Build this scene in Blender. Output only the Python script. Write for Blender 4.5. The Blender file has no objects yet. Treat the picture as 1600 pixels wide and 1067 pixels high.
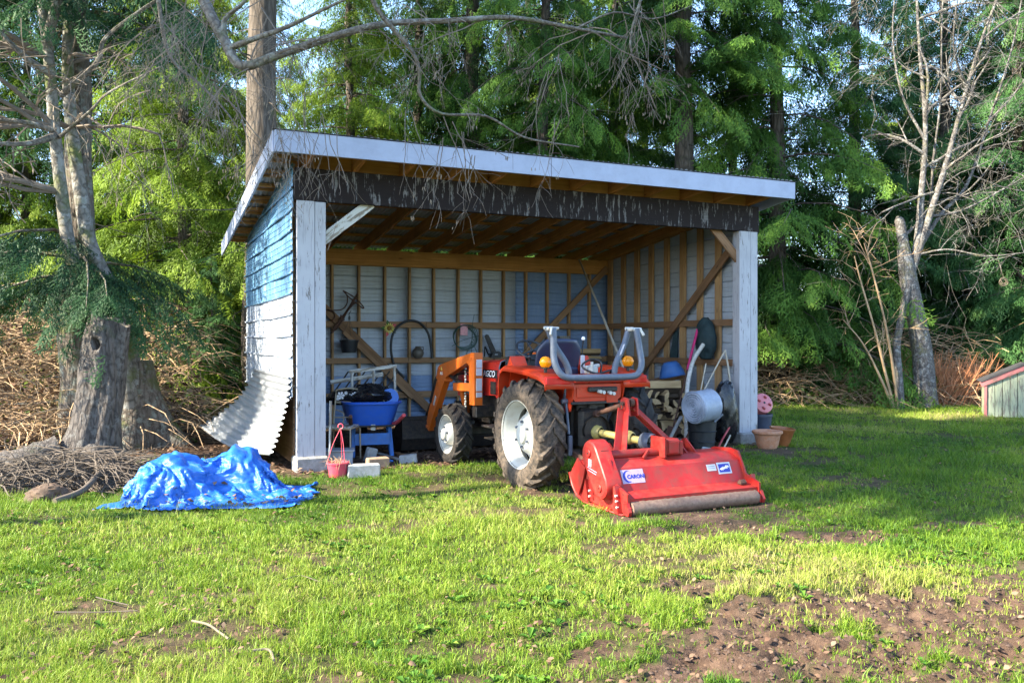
import bpy, math, random
import numpy as np
from mathutils import Vector, Matrix
R = math.radians
scn = bpy.context.scene
C = scn.collection
rnd = random.Random(7)

# ---------------------------------------------------------------- camera, sky, sun, exposure
cd = bpy.data.cameras.new('camera'); cam = bpy.data.objects.new('camera', cd); C.objects.link(cam)
cam.location = (0, 0, 1.5); cam.rotation_euler = (R(90), 0, 0)
cd.sensor_width = 36; cd.lens = 29.7; cd.clip_start = .05; cd.clip_end = 2000
scn.camera = cam
SUN_XY = Vector((-.911, -.413)).normalized(); SUN_EL = R(35)
w = bpy.data.worlds.new('World'); scn.world = w; w.use_nodes = True
nt = w.node_tree; bg = nt.nodes['Background']
sky = nt.nodes.new('ShaderNodeTexSky'); sky.sky_type = 'NISHITA'; sky.sun_disc = False
sky.sun_elevation = SUN_EL; sky.sun_rotation = math.atan2(SUN_XY.x, SUN_XY.y)
sky.air_density = 1.0; sky.dust_density = .6; sky.ozone_density = 2.5
nt.links.new(sky.outputs[0], bg.inputs[0]); bg.inputs[1].default_value = .15
sl = bpy.data.lights.new('sun', 'SUN'); sl.energy = 4.8; sl.angle = R(.55); sl.color = (1, .90, .70)
so = bpy.data.objects.new('sun', sl); C.objects.link(so)
sd = Vector((SUN_XY.x * math.cos(SUN_EL), SUN_XY.y * math.cos(SUN_EL), math.sin(SUN_EL)))
so.rotation_euler = sd.to_track_quat('Z', 'Y').to_euler(); so.location = (-20, -10, 30)
vs = scn.view_settings; vs.view_transform = 'Standard'; vs.look = 'None'; vs.gamma = 1; vs.use_curve_mapping = False
vs.exposure = 2.36
scn.cycles.max_bounces = 8; scn.cycles.transparent_max_bounces = 6
scn.cycles.use_denoising = True

# ---------------------------------------------------------------- helpers
def at(px, py, Y):                      # a point of the photograph at depth Y (metres from the camera)
    return Vector(((px - 800) / 1320 * Y, Y, 1.5 - (py - 533.5) / 1320 * Y))
def gr(px, py):                         # the same for a point on the ground
    return at(px, py, 1980 / (py - 533.5))

MATS = {}
class NB:
    """small node-building helper"""
    def __init__(s, name):
        m = bpy.data.materials.new(name); m.use_nodes = True
        s.m = m; s.t = m.node_tree; s.b = s.t.nodes['Principled BSDF']; s.o = s.t.nodes['Material Output']
        MATS[name] = m
    def n(s, typ, **kw):
        nd = s.t.nodes.new(typ)
        for k, v in kw.items(): setattr(nd, k, v)
        return nd
    def l(s, a, b): s.t.links.new(a, b)
    def coord(s, kind='Object'):
        return s.n('ShaderNodeTexCoord').outputs[kind]
    def attr(s, name): return s.n('ShaderNodeAttribute', attribute_name=name)
    def scale(s, vec, sc):
        mp = s.n('ShaderNodeMapping'); mp.inputs['Scale'].default_value = sc; s.l(vec, mp.inputs[0]); return mp.outputs[0]
    def noise(s, vec, sc, det=4, rough=.6, dist=0):
        nd = s.n('ShaderNodeTexNoise'); nd.inputs['Scale'].default_value = sc; nd.inputs['Detail'].default_value = det
        nd.inputs['Roughness'].default_value = rough; nd.inputs['Distortion'].default_value = dist
        if vec is not None: s.l(vec, nd.inputs['Vector'])
        return nd.outputs[0]
    def vor(s, vec, sc, feat='F1'):
        nd = s.n('ShaderNodeTexVoronoi', feature=feat); nd.inputs['Scale'].default_value = sc
        if vec is not None: s.l(vec, nd.inputs['Vector'])
        return nd.outputs[0]
    def ramp(s, fac, stops):
        nd = s.n('ShaderNodeValToRGB'); e = nd.color_ramp.elements
        while len(e) < len(stops): e.new(.5)
        for el, (p, c) in zip(e, stops):
            el.position = p; el.color = (*c, 1) if len(c) == 3 else c
        s.l(fac, nd.inputs[0]); return nd.outputs[0]
    def mix(s, fac, a, b, mode='MIX'):
        nd = s.n('ShaderNodeMix', data_type='RGBA', blend_type=mode)
        for i, v in ((0, fac), (6, a), (7, b)):
            if hasattr(v, 'type') and hasattr(v, 'node'): s.l(v, nd.inputs[i])
            else: nd.inputs[i].default_value = v if i == 0 else (*v, 1)
        return nd.outputs[2]
    def math(s, op, a, b=0.0):
        nd = s.n('ShaderNodeMath', operation=op)
        for i, v in ((0, a), (1, b)):
            if hasattr(v, 'node'): s.l(v, nd.inputs[i])
            else: nd.inputs[i].default_value = v
        return nd.outputs[0]
    def bump(s, h, st=.3, d=.01):
        nd = s.n('ShaderNodeBump'); nd.inputs['Strength'].default_value = st; nd.inputs['Distance'].default_value = d
        s.l(h, nd.inputs['Height']); s.l(nd.outputs[0], s.b.inputs['Normal'])
    def col(s, c):
        if hasattr(c, 'node'): s.l(c, s.b.inputs['Base Color'])
        else: s.b.inputs['Base Color'].default_value = (*c, 1)
    def set(s, rough=.6, metal=0, spec=.5):
        s.b.inputs['Roughness'].default_value = rough; s.b.inputs['Metallic'].default_value = metal
        s.b.inputs['Specular IOR Level'].default_value = spec; return s.m

def plain(name, c, rough=.6, metal=0, var=.25, sc=6, bump=0, dirt=None, dirtamt=.5, spec=.5, bd=.004):
    """a colour with uneven wear, fine dirt and relief"""
    k = NB(name); v = k.coord()
    n1 = k.noise(v, sc, 6, .65)
    lo = tuple(x * (1 - var) for x in c); hi = tuple(min(1, x * (1 + var * .6)) for x in c)
    cc = k.ramp(n1, [(.3, lo), (.7, hi)])
    if dirt:
        n2 = k.noise(v, sc * 2.7, 8, .75, .3)
        f = k.ramp(n2, [(.5 - .18 * dirtamt, (0, 0, 0)), (.72 - .1 * dirtamt, (1, 1, 1))])
        cc = k.mix(k.math('MULTIPLY', f, dirtamt), cc, dirt)
    k.col(cc)
    rr = k.noise(v, sc * 1.7, 5)
    k.l(k.ramp(rr, [(.3, (max(.05, rough - .12),) * 3), (.7, (min(1, rough + .12),) * 3)]), k.b.inputs['Roughness'])
    if bump: k.bump(k.noise(v, sc * 6, 6, .7), bump, bd)
    k.set(rough, metal, spec); return k.m

def wood(name, lo, hi, rough=.75, stain=None, knots=True, bump=.35, gs=(1.3, 30, 30)):
    k = NB(name); v = k.attr('gc').outputs['Vector']
    g = k.noise(k.scale(v, gs), 1.0, 6, .62, .4)
    big = k.noise(v, 1.7, 3)
    c = k.ramp(g, [(.28, lo), (.72, hi)])
    c = k.mix(k.ramp(big, [(.35, (0, 0, 0)), (.7, (.55, .55, .55))]), c, tuple(x * .55 for x in lo))
    if knots:
        kn = k.vor(k.scale(v, (2.2, 9, 9)), 1.0)
        c = k.mix(k.ramp(kn, [(.05, (.85, .85, .85)), (.13, (0, 0, 0))]), c, tuple(x * .25 for x in lo))
    if stain:
        st = k.noise(k.scale(v, (6, 6, 6)), 1, 6, .7)
        c = k.mix(k.ramp(st, [(.5, (0, 0, 0)), (.62, (.8, .8, .8))]), c, stain)
    k.col(c); k.bump(g, bump, .004); k.set(rough, 0, .3); return k.m

def peeling(name, paint, wood_c, amt=.5, rough=.6, stretch=(1, 7, 7)):
    """painted board whose paint flakes off along the grain"""
    k = NB(name); v = k.attr('gc').outputs['Vector']
    f = k.noise(k.scale(v, (2.2 * stretch[0], 2.2 * stretch[1], 2.2 * stretch[2])), 1.6, 8, .72, .2)
    fine = k.noise(k.scale(v, (3, 40, 40)), 1, 5, .6)
    p = k.ramp(k.noise(v, 3, 5), [(.3, tuple(x * .86 for x in paint)), (.7, paint)])
    crack = k.ramp(fine, [(.3, (.62, .62, .62)), (.42, (1, 1, 1))])
    p = k.mix(1.0, p, crack, 'MULTIPLY')
    bare = k.ramp(fine, [(.3, tuple(x * .5 for x in wood_c)), (.7, wood_c)])
    m = k.ramp(f, [(.60 - .12 * amt, (0, 0, 0)), (.635 - .12 * amt, (1, 1, 1))])
    k.col(k.mix(m, p, bare)); k.bump(k.math('SUBTRACT', fine, k.math('MULTIPLY', m, .8)), .35, .003); k.set(rough, 0, .3); return k.m

def metal_sheet(name, c, dirt, amt=.4, rough=.45, metal=.0, streak=True):
    k = NB(name); v = k.coord()
    n1 = k.noise(v, 2.5, 6, .7)
    n2 = k.noise(k.scale(v, (9, 9, 1.2)) if streak else v, 1.5, 6, .7)
    base = k.ramp(n1, [(.3, tuple(x * .82 for x in c)), (.68, c)])
    k.col(k.mix(k.math('MULTIPLY', k.ramp(n2, [(.5, (0, 0, 0)), (.75, (1, 1, 1))]), amt), base, dirt))
    k.bump(k.noise(v, 3.5, 3), .5, .02); k.set(rough, metal, .4); return k.m

def leafmat(name, cols, rough=.65, trans=.35, attr='tint'):
    """foliage: colour from a per-leaf random tint, light passing through"""
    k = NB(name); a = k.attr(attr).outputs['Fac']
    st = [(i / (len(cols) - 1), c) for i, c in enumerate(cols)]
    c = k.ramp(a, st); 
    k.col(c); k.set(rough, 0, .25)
    tr = k.n('ShaderNodeBsdfTranslucent'); k.l(c, tr.inputs[0])
    mx = k.n('ShaderNodeMixShader'); mx.inputs[0].default_value = trans
    k.l(k.b.outputs[0], mx.inputs[1]); k.l(tr.outputs[0], mx.inputs[2]); k.l(mx.outputs[0], k.o.inputs[0]); return k.m

def bark(name, lo, hi, moss=None, sc=5, mamt=.5, st=(1, 1, .25), bump=.9, lichen=None, plates=.3):
    k = NB(name); v = k.coord(); vv = k.scale(v, st)
    a = k.noise(vv, sc * 3, 8, .7, .4); b = k.vor(vv, sc * 4, 'DISTANCE_TO_EDGE')
    h = k.math('ADD', a, k.math('MULTIPLY', k.ramp(b, [(0, (0, 0, 0)), (.25, (1, 1, 1))]), plates))
    c = k.ramp(h, [(.32, lo), (.55 + .75 * plates, hi)])
    if lichen:
        c = k.mix(k.ramp(k.noise(v, sc * 2.2, 7, .75), [(.52, (0, 0, 0)), (.6, (.85, .85, .85))]), c, lichen)
    if moss:
        c = k.mix(k.ramp(k.noise(v, sc * .7, 6, .7), [(.62 - .25 * mamt, (0, 0, 0)), (.78 - .25 * mamt, (.9, .9, .9))]), c, moss)
    k.col(c); k.bump(h, bump, .03); k.set(.9, 0, .2); return k.m

class MB:
    """collects shapes; build() links them as ONE mesh object"""
    def __init__(s): s.v = []; s.f = []; s.g = []
    def add(s, vs, fs, M=None, gc=None):
        o = len(s.v)
        s.g += [tuple(p) for p in (gc if gc is not None else vs)]
        s.v += [tuple(M @ Vector(p)) for p in vs] if M is not None else [tuple(p) for p in vs]
        s.f += [tuple(i + o for i in f) for f in fs]; return s
    def box(s, c, sz, b=0.0, M=None, jit=0):
        hx, hy, hz = sz[0] / 2, sz[1] / 2, sz[2] / 2
        T = Matrix.Translation(c); T = M @ T if M is not None else T
        off = (rnd.random() * 20, rnd.random() * 20, rnd.random() * 20)
        b = min(b, hx * .45, hy * .45, hz * .45)
        if b <= 0:
            v = [(x * hx, y * hy, z * hz) for x in (-1, 1) for y in (-1, 1) for z in (-1, 1)]
            f = [(0, 1, 3, 2), (4, 6, 7, 5), (0, 4, 5, 1), (2, 3, 7, 6), (0, 2, 6, 4), (1, 5, 7, 3)]
        else:
            v = []; ix = {}
            for x in (-1, 1):
                for y in (-1, 1):
                    for z in (-1, 1):
                        for a in range(3):
                            p = [x * hx, y * hy, z * hz]
                            q = [x * (hx - b), y * (hy - b), z * (hz - b)]; q[a] = p[a]
                            ix[(x, y, z, a)] = len(v); v.append(tuple(q))
            f = []
            for x in (-1, 1):
                q = [ix[(x, y, z, 0)] for y, z in ((-1, -1), (1, -1), (1, 1), (-1, 1))]; f.append(q if x > 0 else q[::-1])
                q = [ix[(y, x, z, 1)] for y, z in ((-1, -1), (-1, 1), (1, 1), (1, -1))]; f.append(q if x > 0 else q[::-1])
                q = [ix[(y, z, x, 2)] for y, z in ((-1, -1), (1, -1), (1, 1), (-1, 1))]; f.append(q if x > 0 else q[::-1])
            for p in (-1, 1):
                for q in (-1, 1):
                    e = [ix[(-1, p, q, 1)], ix[(1, p, q, 1)], ix[(1, p, q, 2)], ix[(-1, p, q, 2)]]; f.append(e if p * q > 0 else e[::-1])
                    e = [ix[(p, -1, q, 2)], ix[(p, 1, q, 2)], ix[(p, 1, q, 0)], ix[(p, -1, q, 0)]]; f.append(e if p * q > 0 else e[::-1])
                    e = [ix[(p, q, -1, 0)], ix[(p, q, 1, 0)], ix[(p, q, 1, 1)], ix[(p, q, -1, 1)]]; f.append(e if p * q > 0 else e[::-1])
                    for z in (-1, 1):
                        e = [ix[(p, q, z, 0)], ix[(p, q, z, 1)], ix[(p, q, z, 2)]]; f.append(e if p * q * z > 0 else e[::-1])
        # grain runs along the longest side
        ax = max(range(3), key=lambda i: sz[i]); od = [ax] + [i for i in range(3) if i != ax]
        if jit: v = [tuple(k + rnd.uniform(-jit, jit) for k in p) for p in v]
        return s.add(v, f, T, [(p[od[0]] + off[0], p[od[1]] + off[1], p[od[2]] + off[2]) for p in v])
    def beam(s, p0, p1, w, h, b=0.004, up=(0, 0, 1), jit=0):
        p0, p1 = Vector(p0), Vector(p1); d = p1 - p0; L = d.length; x = d / L; u = Vector(up)
        if abs(x.dot(u)) > .99: u = Vector((0, 1, 0))
        y = u.cross(x).normalized(); z = x.cross(y)
        M = Matrix.Translation((p0 + p1) / 2) @ Matrix((x, y, z)).transposed().to_4x4()
        return s.box((0, 0, 0), (L, w, h), b, M, jit)
    def tube(s, pts, r, n=8, cap=True, up=None, closed=False):
        pts = [Vector(p) for p in pts]; m = len(pts)
        rs = r if hasattr(r, '__len__') else [r] * m
        vs, gs = [], []; prev = None; acc = 0
        for i, p in enumerate(pts):
            if closed: t = pts[(i + 1) % m] - pts[i - 1]
            else: t = pts[min(i + 1, m - 1)] - pts[max(i - 1, 0)]
            t = t.normalized() if t.length > 1e-9 else Vector((0, 0, 1))
            if prev is None:
                a = Vector(up) if up else (Vector((0, 0, 1)) if abs(t.z) < .9 else Vector((1, 0, 0)))
                prev = a
            y = prev - t * prev.dot(t)
            if y.length < 1e-6: y = t.orthogonal()
            y.normalize(); prev = y; x = t.cross(y)
            if i: acc += (p - pts[i - 1]).length
            for k in range(n):
                a = 2 * math.pi * k / n
                vs.append(p + (x * math.cos(a) + y * math.sin(a)) * rs[i]); gs.append((acc, math.cos(a) * rs[i], math.sin(a) * rs[i]))
        f = []
        for i in range(m if closed else m - 1):
            j = (i + 1) % m
            for k in range(n):
                f.append((i * n + k, i * n + (k + 1) % n, j * n + (k + 1) % n, j * n + k))
        if cap and not closed: f += [tuple(range(n))[::-1], tuple((m - 1) * n + k for k in range(n))]
        return s.add(vs, f, None, gs)
    def cyl(s, p0, p1, r, r1=None, n=16, cap=True): return s.tube([p0, p1], [r, r if r1 is None else r1], n, cap)
    def lathe(s, prof, n=24, M=None, a0=0, a1=2 * math.pi):
        """profile [(radius, height)] turned round local Z"""
        full = abs(a1 - a0 - 2 * math.pi) < 1e-6; k = n if full else n + 1; vs = []
        for r, z in prof:
            for i in range(k):
                a = a0 + (a1 - a0) * i / n; vs.append((r * math.cos(a), r * math.sin(a), z))
        f = []
        for j in range(len(prof) - 1):
            for i in range(n):
                i2 = (i + 1) % k; f.append((j * k + i, j * k + i2, (j + 1) * k + i2, (j + 1) * k + i))
        return s.add(vs, f, M)
    def prism(s, poly, t, M=None):
        """polygon in local XZ, extruded t along +Y"""
        n = len(poly); v = [(x, 0, z) for x, z in poly] + [(x, t, z) for x, z in poly]
        f = [tuple(range(n)), tuple(range(2 * n - 1, n - 1, -1))] + [(i + n, (i + 1) % n + n, (i + 1) % n, i) for i in range(n)]
        return s.add(v, f, M)
    def grid(s, P, closed_u=False):
        nu, nv = len(P), len(P[0]); v = [tuple(p) for row in P for p in row]; f = []
        for i in range(nu if closed_u else nu - 1):
            for j in range(nv - 1):
                i2 = (i + 1) % nu; f.append((i * nv + j, i2 * nv + j, i2 * nv + j + 1, i * nv + j + 1))
        return s.add(v, f)
    def build(s, name, mat, parent=None, smooth=None, solid=0):
        me = bpy.data.meshes.new(name); me.from_pydata(s.v, [], s.f)
        at_ = me.attributes.new('gc', 'FLOAT_VECTOR', 'POINT'); at_.data.foreach_set('vector', np.array(s.g, 'f').ravel())
        o = finish(me, name, mat, parent)
        if smooth:
            me.polygons.foreach_set('use_smooth', [True] * len(me.polygons)); me.set_sharp_from_angle(angle=R(smooth))
        if solid:
            md = o.modifiers.new('thickness', 'SOLIDIFY'); md.thickness = solid; md.offset = 0
        return o
def finish(me, name, mat, parent=None):
    me.update(); me.validate(); me.update()
    me.materials.append(MATS[mat] if isinstance(mat, str) else mat)
    o = bpy.data.objects.new(name, me); C.objects.link(o)
    if parent: o.parent = parent
    return o
def tag(o, label=None, cat=None, group=None, kind=None):
    if label: o['label'] = label
    if cat: o['category'] = cat
    if group: o['group'] = group
    if kind: o['kind'] = kind
    return o
def thing(name, label, cat, loc=(0, 0, 0), rz=0, group=None):
    o = bpy.data.objects.new(name, None); C.objects.link(o); o.location = loc; o.rotation_euler = (0, 0, rz)
    o.empty_display_size = .2
    return tag(o, label, cat, group)
def copy_tree(o, parent=None):
    c = o.copy(); C.objects.link(c); c.parent = parent
    for ch in list(o.children): copy_tree(ch, c)
    return c
def rawmesh(name, V, F, mat, parent=None, tint=None, nper=3):
    """numpy vertices and equal-sided faces -> one mesh object"""
    me = bpy.data.meshes.new(name); V = np.asarray(V, 'f').reshape(-1, 3); F = np.asarray(F, 'i').reshape(-1, nper)
    me.vertices.add(len(V)); me.vertices.foreach_set('co', V.ravel())
    me.loops.add(F.size); me.loops.foreach_set('vertex_index', F.ravel())
    me.polygons.add(len(F)); me.polygons.foreach_set('loop_start', np.arange(0, F.size, nper, dtype='i'))
    if tint is not None:
        a = me.attributes.new('tint', 'FLOAT', 'POINT'); a.data.foreach_set('value', np.asarray(tint, 'f'))
    me.update(calc_edges=True)
    me.materials.append(MATS[mat] if isinstance(mat, str) else mat)
    o = bpy.data.objects.new(name, me); C.objects.link(o)
    if parent: o.parent = parent
    return o
def _h(ix, iy, seed):
    n = (ix.astype(np.int64) * 374761393 + iy.astype(np.int64) * 668265263 + seed * 2147483647) & 0xffffffff
    n = ((n ^ (n >> 13)) * 1274126177) & 0xffffffff
    return ((n ^ (n >> 16)) & 0xffff) / 65535.0
def vnoise(x, y, seed=0):
    x = np.asarray(x, float); y = np.asarray(y, float)
    ix, iy = np.floor(x), np.floor(y); fx, fy = x - ix, y - iy
    fx = fx * fx * (3 - 2 * fx); fy = fy * fy * (3 - 2 * fy)
    a, b, c, d = _h(ix, iy, seed), _h(ix + 1, iy, seed), _h(ix, iy + 1, seed), _h(ix + 1, iy + 1, seed)
    return (a * (1 - fx) + b * fx) * (1 - fy) + (c * (1 - fx) + d * fx) * fy
def fbm(x, y, seed=0, oct=4):
    t = 0; a = .5; s = 0
    for i in range(oct):
        t = t + a * vnoise(np.asarray(x) * 2 ** i, np.asarray(y) * 2 ** i, seed + i); s += a; a *= .5
    return t / s
def arc(c, r, a0, a1, n, ax=(1, 0, 0), ay=(0, 0, 1)):
    c, ax, ay = Vector(c), Vector(ax), Vector(ay)
    return [c + ax * r * math.cos(a0 + (a1 - a0) * i / n) + ay * r * math.sin(a0 + (a1 - a0) * i / n) for i in range(n + 1)]
def bez(p, n=10):
    """smooth curve through points (Catmull-Rom)"""
    p = [Vector(q) for q in p]; q = [p[0] * 2 - p[1]] + p + [p[-1] * 2 - p[-2]]; out = []
    for i in range(1, len(q) - 2):
        for k in range(n):
            t = k / n; a, b, c, d = q[i - 1], q[i], q[i + 1], q[i + 2]
            out.append(.5 * ((2 * b) + (c - a) * t + (2 * a - 5 * b + 4 * c - d) * t * t + (3 * b - a - 3 * c + d) * t ** 3))
    return out + [p[-1]]
# frames: the shed stands turned by SA round its near left corner, the tractor by TA, the mower by WA
SO, SA = Vector((-2.504, 9.72, 0)), R(24.4)
def S(u, v, z=0): return SO + Vector((math.cos(SA) * u - math.sin(SA) * v, math.sin(SA) * u + math.cos(SA) * v, z))

# ---------------------------------------------------------------- materials
wood('rafter_wood', (.33, .13, .03), (.60, .28, .08)); wood('stud_wood', (.26, .14, .06), (.52, .32, .15))
wood('plate_wood', (.36, .16, .04), (.62, .32, .10)); wood('rail_wood', (.20, .105, .05), (.36, .22, .12))
wood('brace_wood', (.15, .075, .035), (.30, .17, .09)); wood('grey_wood', (.16, .15, .14), (.40, .38, .35))
wood('log_bark', (.05, .035, .025), (.14, .10, .07), gs=(3, 18, 18)); wood('split_face', (.34, .22, .10), (.62, .44, .24), gs=(4, 25, 25), knots=False)
wood('pole_wood', (.30, .26, .2), (.52, .46, .37), knots=False)
peeling('post_paint', (.39, .39, .42), (.17, .155, .145), .04); plain('fascia_paint', (.32, .355, .47), .5, 0, .10, 3, .06, (.20, .21, .26), .25)
peeling('old_white', (.50, .49, .45), (.30, .25, .19), .8); peeling('beam_paint', (.014, .009, .009), (.19, .18, .18), .36, .85, stretch=(6, 1.0, .9))
peeling('hut_paint', (.27, .30, .21), (.2, .19, .15), .6); peeling('hut_red', (.36, .12, .12), (.2, .12, .1), .4)
metal_sheet('white_sheet', (.38, .43, .52), (.20, .19, .16), .35); metal_sheet('blue_sheet', (.085, .21, .36), (.30, .39, .47), .75)
metal_sheet('blue_back', (.17, .26, .44), (.30, .36, .46), .5); metal_sheet('galv_sheet', (.36, .38, .41), (.22, .21, .19), .5, .45, .5)
metal_sheet('roof_sheet', (.44, .46, .48), (.22, .20, .17), .5, .5, .2)
metal_sheet('galv_pale', (.40, .44, .50), (.28, .27, .25), .4, .5, .1)
plain('concrete', (.30, .29, .28), .9, 0, .35, 9, .6, (.10, .10, .08), .5); plain('concrete_pale', (.30, .31, .33), .9, 0, .3, 12, .7, (.16, .17, .13), .6)
plain('dark_metal', (.015, .015, .017), .5, .3, .4, 8, .2, (.10, .07, .05), .4); plain('black_iron', (.010, .0095, .010), .55, .2, .4, 9, .2, (.12, .08, .05), .35)
plain('rust_iron', (.10, .045, .028), .8, .2, .5, 18, .5, (.03, .02, .02), .5)
plain('tractor_orange', (.46, .032, .006), .36, 0, .16, 4, .05, (.16, .06, .035), .4, .35); plain('loader_orange', (.50, .10, .006), .4, 0, .14, 4, .05, (.22, .11, .06), .4)
plain('mower_red', (.33, .012, .011), .45, 0, .25, 4, .12, (.13, .05, .035), .6, .3); plain('hood_red', (.40, .018, .010), .35, 0, .1, 5, .05, (.15, .06, .04), .25, .35)
plain('tyre_rubber', (.016, .0155, .0155), .8, 0, .3, 7, .4, (.17, .125, .09), .7, .25); plain('tyre_dark', (.012, .012, .0125), .8, 0, .3, 7, .4, (.075, .058, .046), .5, .25)
plain('rim_silver', (.44, .45, .43), .5, .1, .1, 5, .05, (.30, .22, .15), .4); plain('grey_steel', (.075, .095, .135), .5, .1, .2, 6, .1, (.20, .18, .17), .35)
plain('mud', (.12, .085, .06), .95, 0, .5, 15, .9, (.04, .03, .02), .6, bd=.012)
plain('seat_vinyl', (.014, .022, .055), .42, 0, .3, 5, .1); plain('red_lens', (.5, .01, .012), .2); plain('sticker', (.40, .41, .45), .5, 0, .1, 20)
plain('decal_blue', (.012, .022, .26), .4); plain('decal_mauve', (.34, .26, .38), .5, 0, .15, 20); plain('white_print', (.8, .8, .82), .5, 0, .05); plain('black_print', (.012, .012, .014), .45)
plain('roller_steel', (.15, .09, .07), .62, .35, .4, 14, .4, (.28, .20, .14), .55); plain('pto_yellow', (.42, .34, .09), .6, 0, .3, 10, .2, (.2, .15, .09), .6)
plain('tub_blue', (.016, .10, .52), .42, 0, .12, 4, .05, (.10, .16, .3), .25); plain('frame_blue', (.02, .14, .46), .5, 0, .2, 6, .1, (.10, .07, .05), .35)
plain('soft_blue', (.03, .12, .42), .55, 0, .2, 5, .05); plain('tub_plastic', (.035, .12, .33), .5, 0, .2, 5, .1, (.1, .13, .2), .3)
plain('black_bag', (.010, .010, .012), .28, 0, .3, 8, .3); plain('black_plastic', (.014, .016, .02), .5, 0, .3, 6, .1); plain('dark_cloth', (.012, .03, .035), .85, 0, .4, 6, .6)
plain('pink_plastic', (.62, .055, .10), .45, 0, .15, 6, .05, (.3, .2, .15), .3); plain('rose_plastic', (.60, .17, .19), .5, 0, .15, 6, .05, (.35, .2, .18), .3); plain('red_knob', (.38, .05, .05), .5)
plain('terracotta', (.40, .175, .09), .85, 0, .25, 9, .3, (.5, .38, .30), .35); plain('rust_pot', (.26, .085, .025), .5, 0, .3, 6, .2, (.14, .05, .02), .4)
plain('cream_iron', (.42, .36, .26), .55, .1, .2, 10, .1, (.25, .12, .06), .45); plain('galv_tub', (.30, .34, .42), .55, .15, .25, 6, .15, (.25, .24, .24), .35)
plain('grey_crate', (.28, .30, .33), .55, 0, .15, 6); plain('handle_red', (.40, .04, .05), .55, 0, .2, 8, .1, (.2, .12, .09), .4); plain('magenta', (.5, .02, .13), .5, 0, .2, 8)
plain('hose_black', (.012, .014, .018), .45); plain('wire_green', (.008, .06, .045), .45); plain('jug_clay', (.10, .085, .07), .4, 0, .3, 8, .1)
plain('petal', (.68, .58, .12), .7, 0, .3, 30); plain('petal_core', (.25, .14, .03), .8); plain('leaf_green', (.05, .13, .03), .7); plain('packet_pink', (.62, .25, .28), .4, 0, .3, 20)
plain('bare_twig', (.15, .12, .095), .85, 0, .35, 9, .3); plain('red_twig', (.42, .17, .07), .8, 0, .3, 9, .2); plain('cane', (.40, .27, .155), .85, 0, .45, 3, .2); plain('cane_grey', (.10, .078, .06), .9, 0, .4, 5, .2)
plain('straw_stick', (.17, .135, .095), .85, 0, .3, 12, .3); plain('shingle', (.035, .033, .035), .9, 0, .4, 12, .4)
def amber(name, c):
    k = NB(name); k.col(c); k.set(.12, 0, .5); k.b.inputs['Transmission Weight'].default_value = .35; k.b.inputs['IOR'].default_value = 1.4; return k.m
amber('amber_lens', (1.0, .36, .008))
k = NB('tarp_blue'); v = k.coord()
a = k.n('ShaderNodeTexWave'); a.inputs['Scale'].default_value = 55; a.inputs['Distortion'].default_value = .4; k.l(v, a.inputs[0])
k.col(k.ramp(k.noise(v, 4, 7, .7), [(.3, (.010, .075, .34)), (.52, (.015, .125, .50)), (.72, (.05, .20, .55))])); k.bump(k.math('ADD', k.math('MULTIPLY', k.noise(v, 9, 5, .6, .8), 1.6), k.math('MULTIPLY', a.outputs[0], .10)), .6, .02); k.set(.36, 0, .5)
bark('fir_bark', (.03, .025, .021), (.12, .10, .085), (.07, .09, .02), 3, .15); bark('moss_bark', (.03, .024, .02), (.14, .115, .095), (.07, .085, .018), 4, .5, lichen=(.18, .19, .165))
bark('birch_bark', (.05, .043, .036), (.19, .175, .155), (.09, .11, .03), 2.6, .6, (1, 1, .9), .6, (.27, .27, .255)); bark('alder_bark', (.035, .031, .029), (.135, .123, .116), (.16, .15, .06), 4, .3, (1, 1, .7), .6, (.26, .26, .25))
bark('limb_bark', (.045, .038, .032), (.16, .14, .12), (.10, .11, .05), 4, .3, (1, 1, .8), .6, (.22, .22, .20))
bark('stump_bark', (.016, .013, .012), (.10, .088, .082), (.06, .07, .045), 5, .12, (1, 1, .3), 1.0, (.125, .12, .115), .25)
wood('stump_top', (.20, .16, .12), (.42, .36, .28), knots=False)
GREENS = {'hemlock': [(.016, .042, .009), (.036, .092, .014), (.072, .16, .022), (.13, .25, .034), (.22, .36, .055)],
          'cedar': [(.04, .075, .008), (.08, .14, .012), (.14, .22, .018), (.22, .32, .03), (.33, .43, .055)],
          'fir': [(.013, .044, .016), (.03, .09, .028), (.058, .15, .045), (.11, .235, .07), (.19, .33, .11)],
          'dark_fir': [(.010, .032, .014), (.018, .055, .022), (.030, .085, .032), (.055, .13, .05), (.10, .19, .075)],  # fir greens darkened: the shade on the left boughs is in the colour
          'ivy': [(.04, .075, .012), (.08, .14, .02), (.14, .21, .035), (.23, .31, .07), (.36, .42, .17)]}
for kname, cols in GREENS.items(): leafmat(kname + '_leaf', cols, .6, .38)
leafmat('dead_needle', [(.10, .075, .05), (.2, .155, .11), (.3, .25, .18)], .85, .1)
plain('brick_tan', (.30, .20, .13), .9, 0, .3, 12, .5, (.12, .10, .08), .5); plain('birch_stick', (.52, .50, .46), .8, 0, .3, 12, .3, (.16, .14, .12), .5); plain('mauve_cloth', (.09, .05, .07), .8, 0, .4, 7, .5)
plain('dark_blue_plastic', (.025, .035, .07), .5, 0, .3, 6); plain('orange_wood', (.085, .05, .032), .85, 0, .5, 9, .6, (.12, .09, .06), .5)
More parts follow.
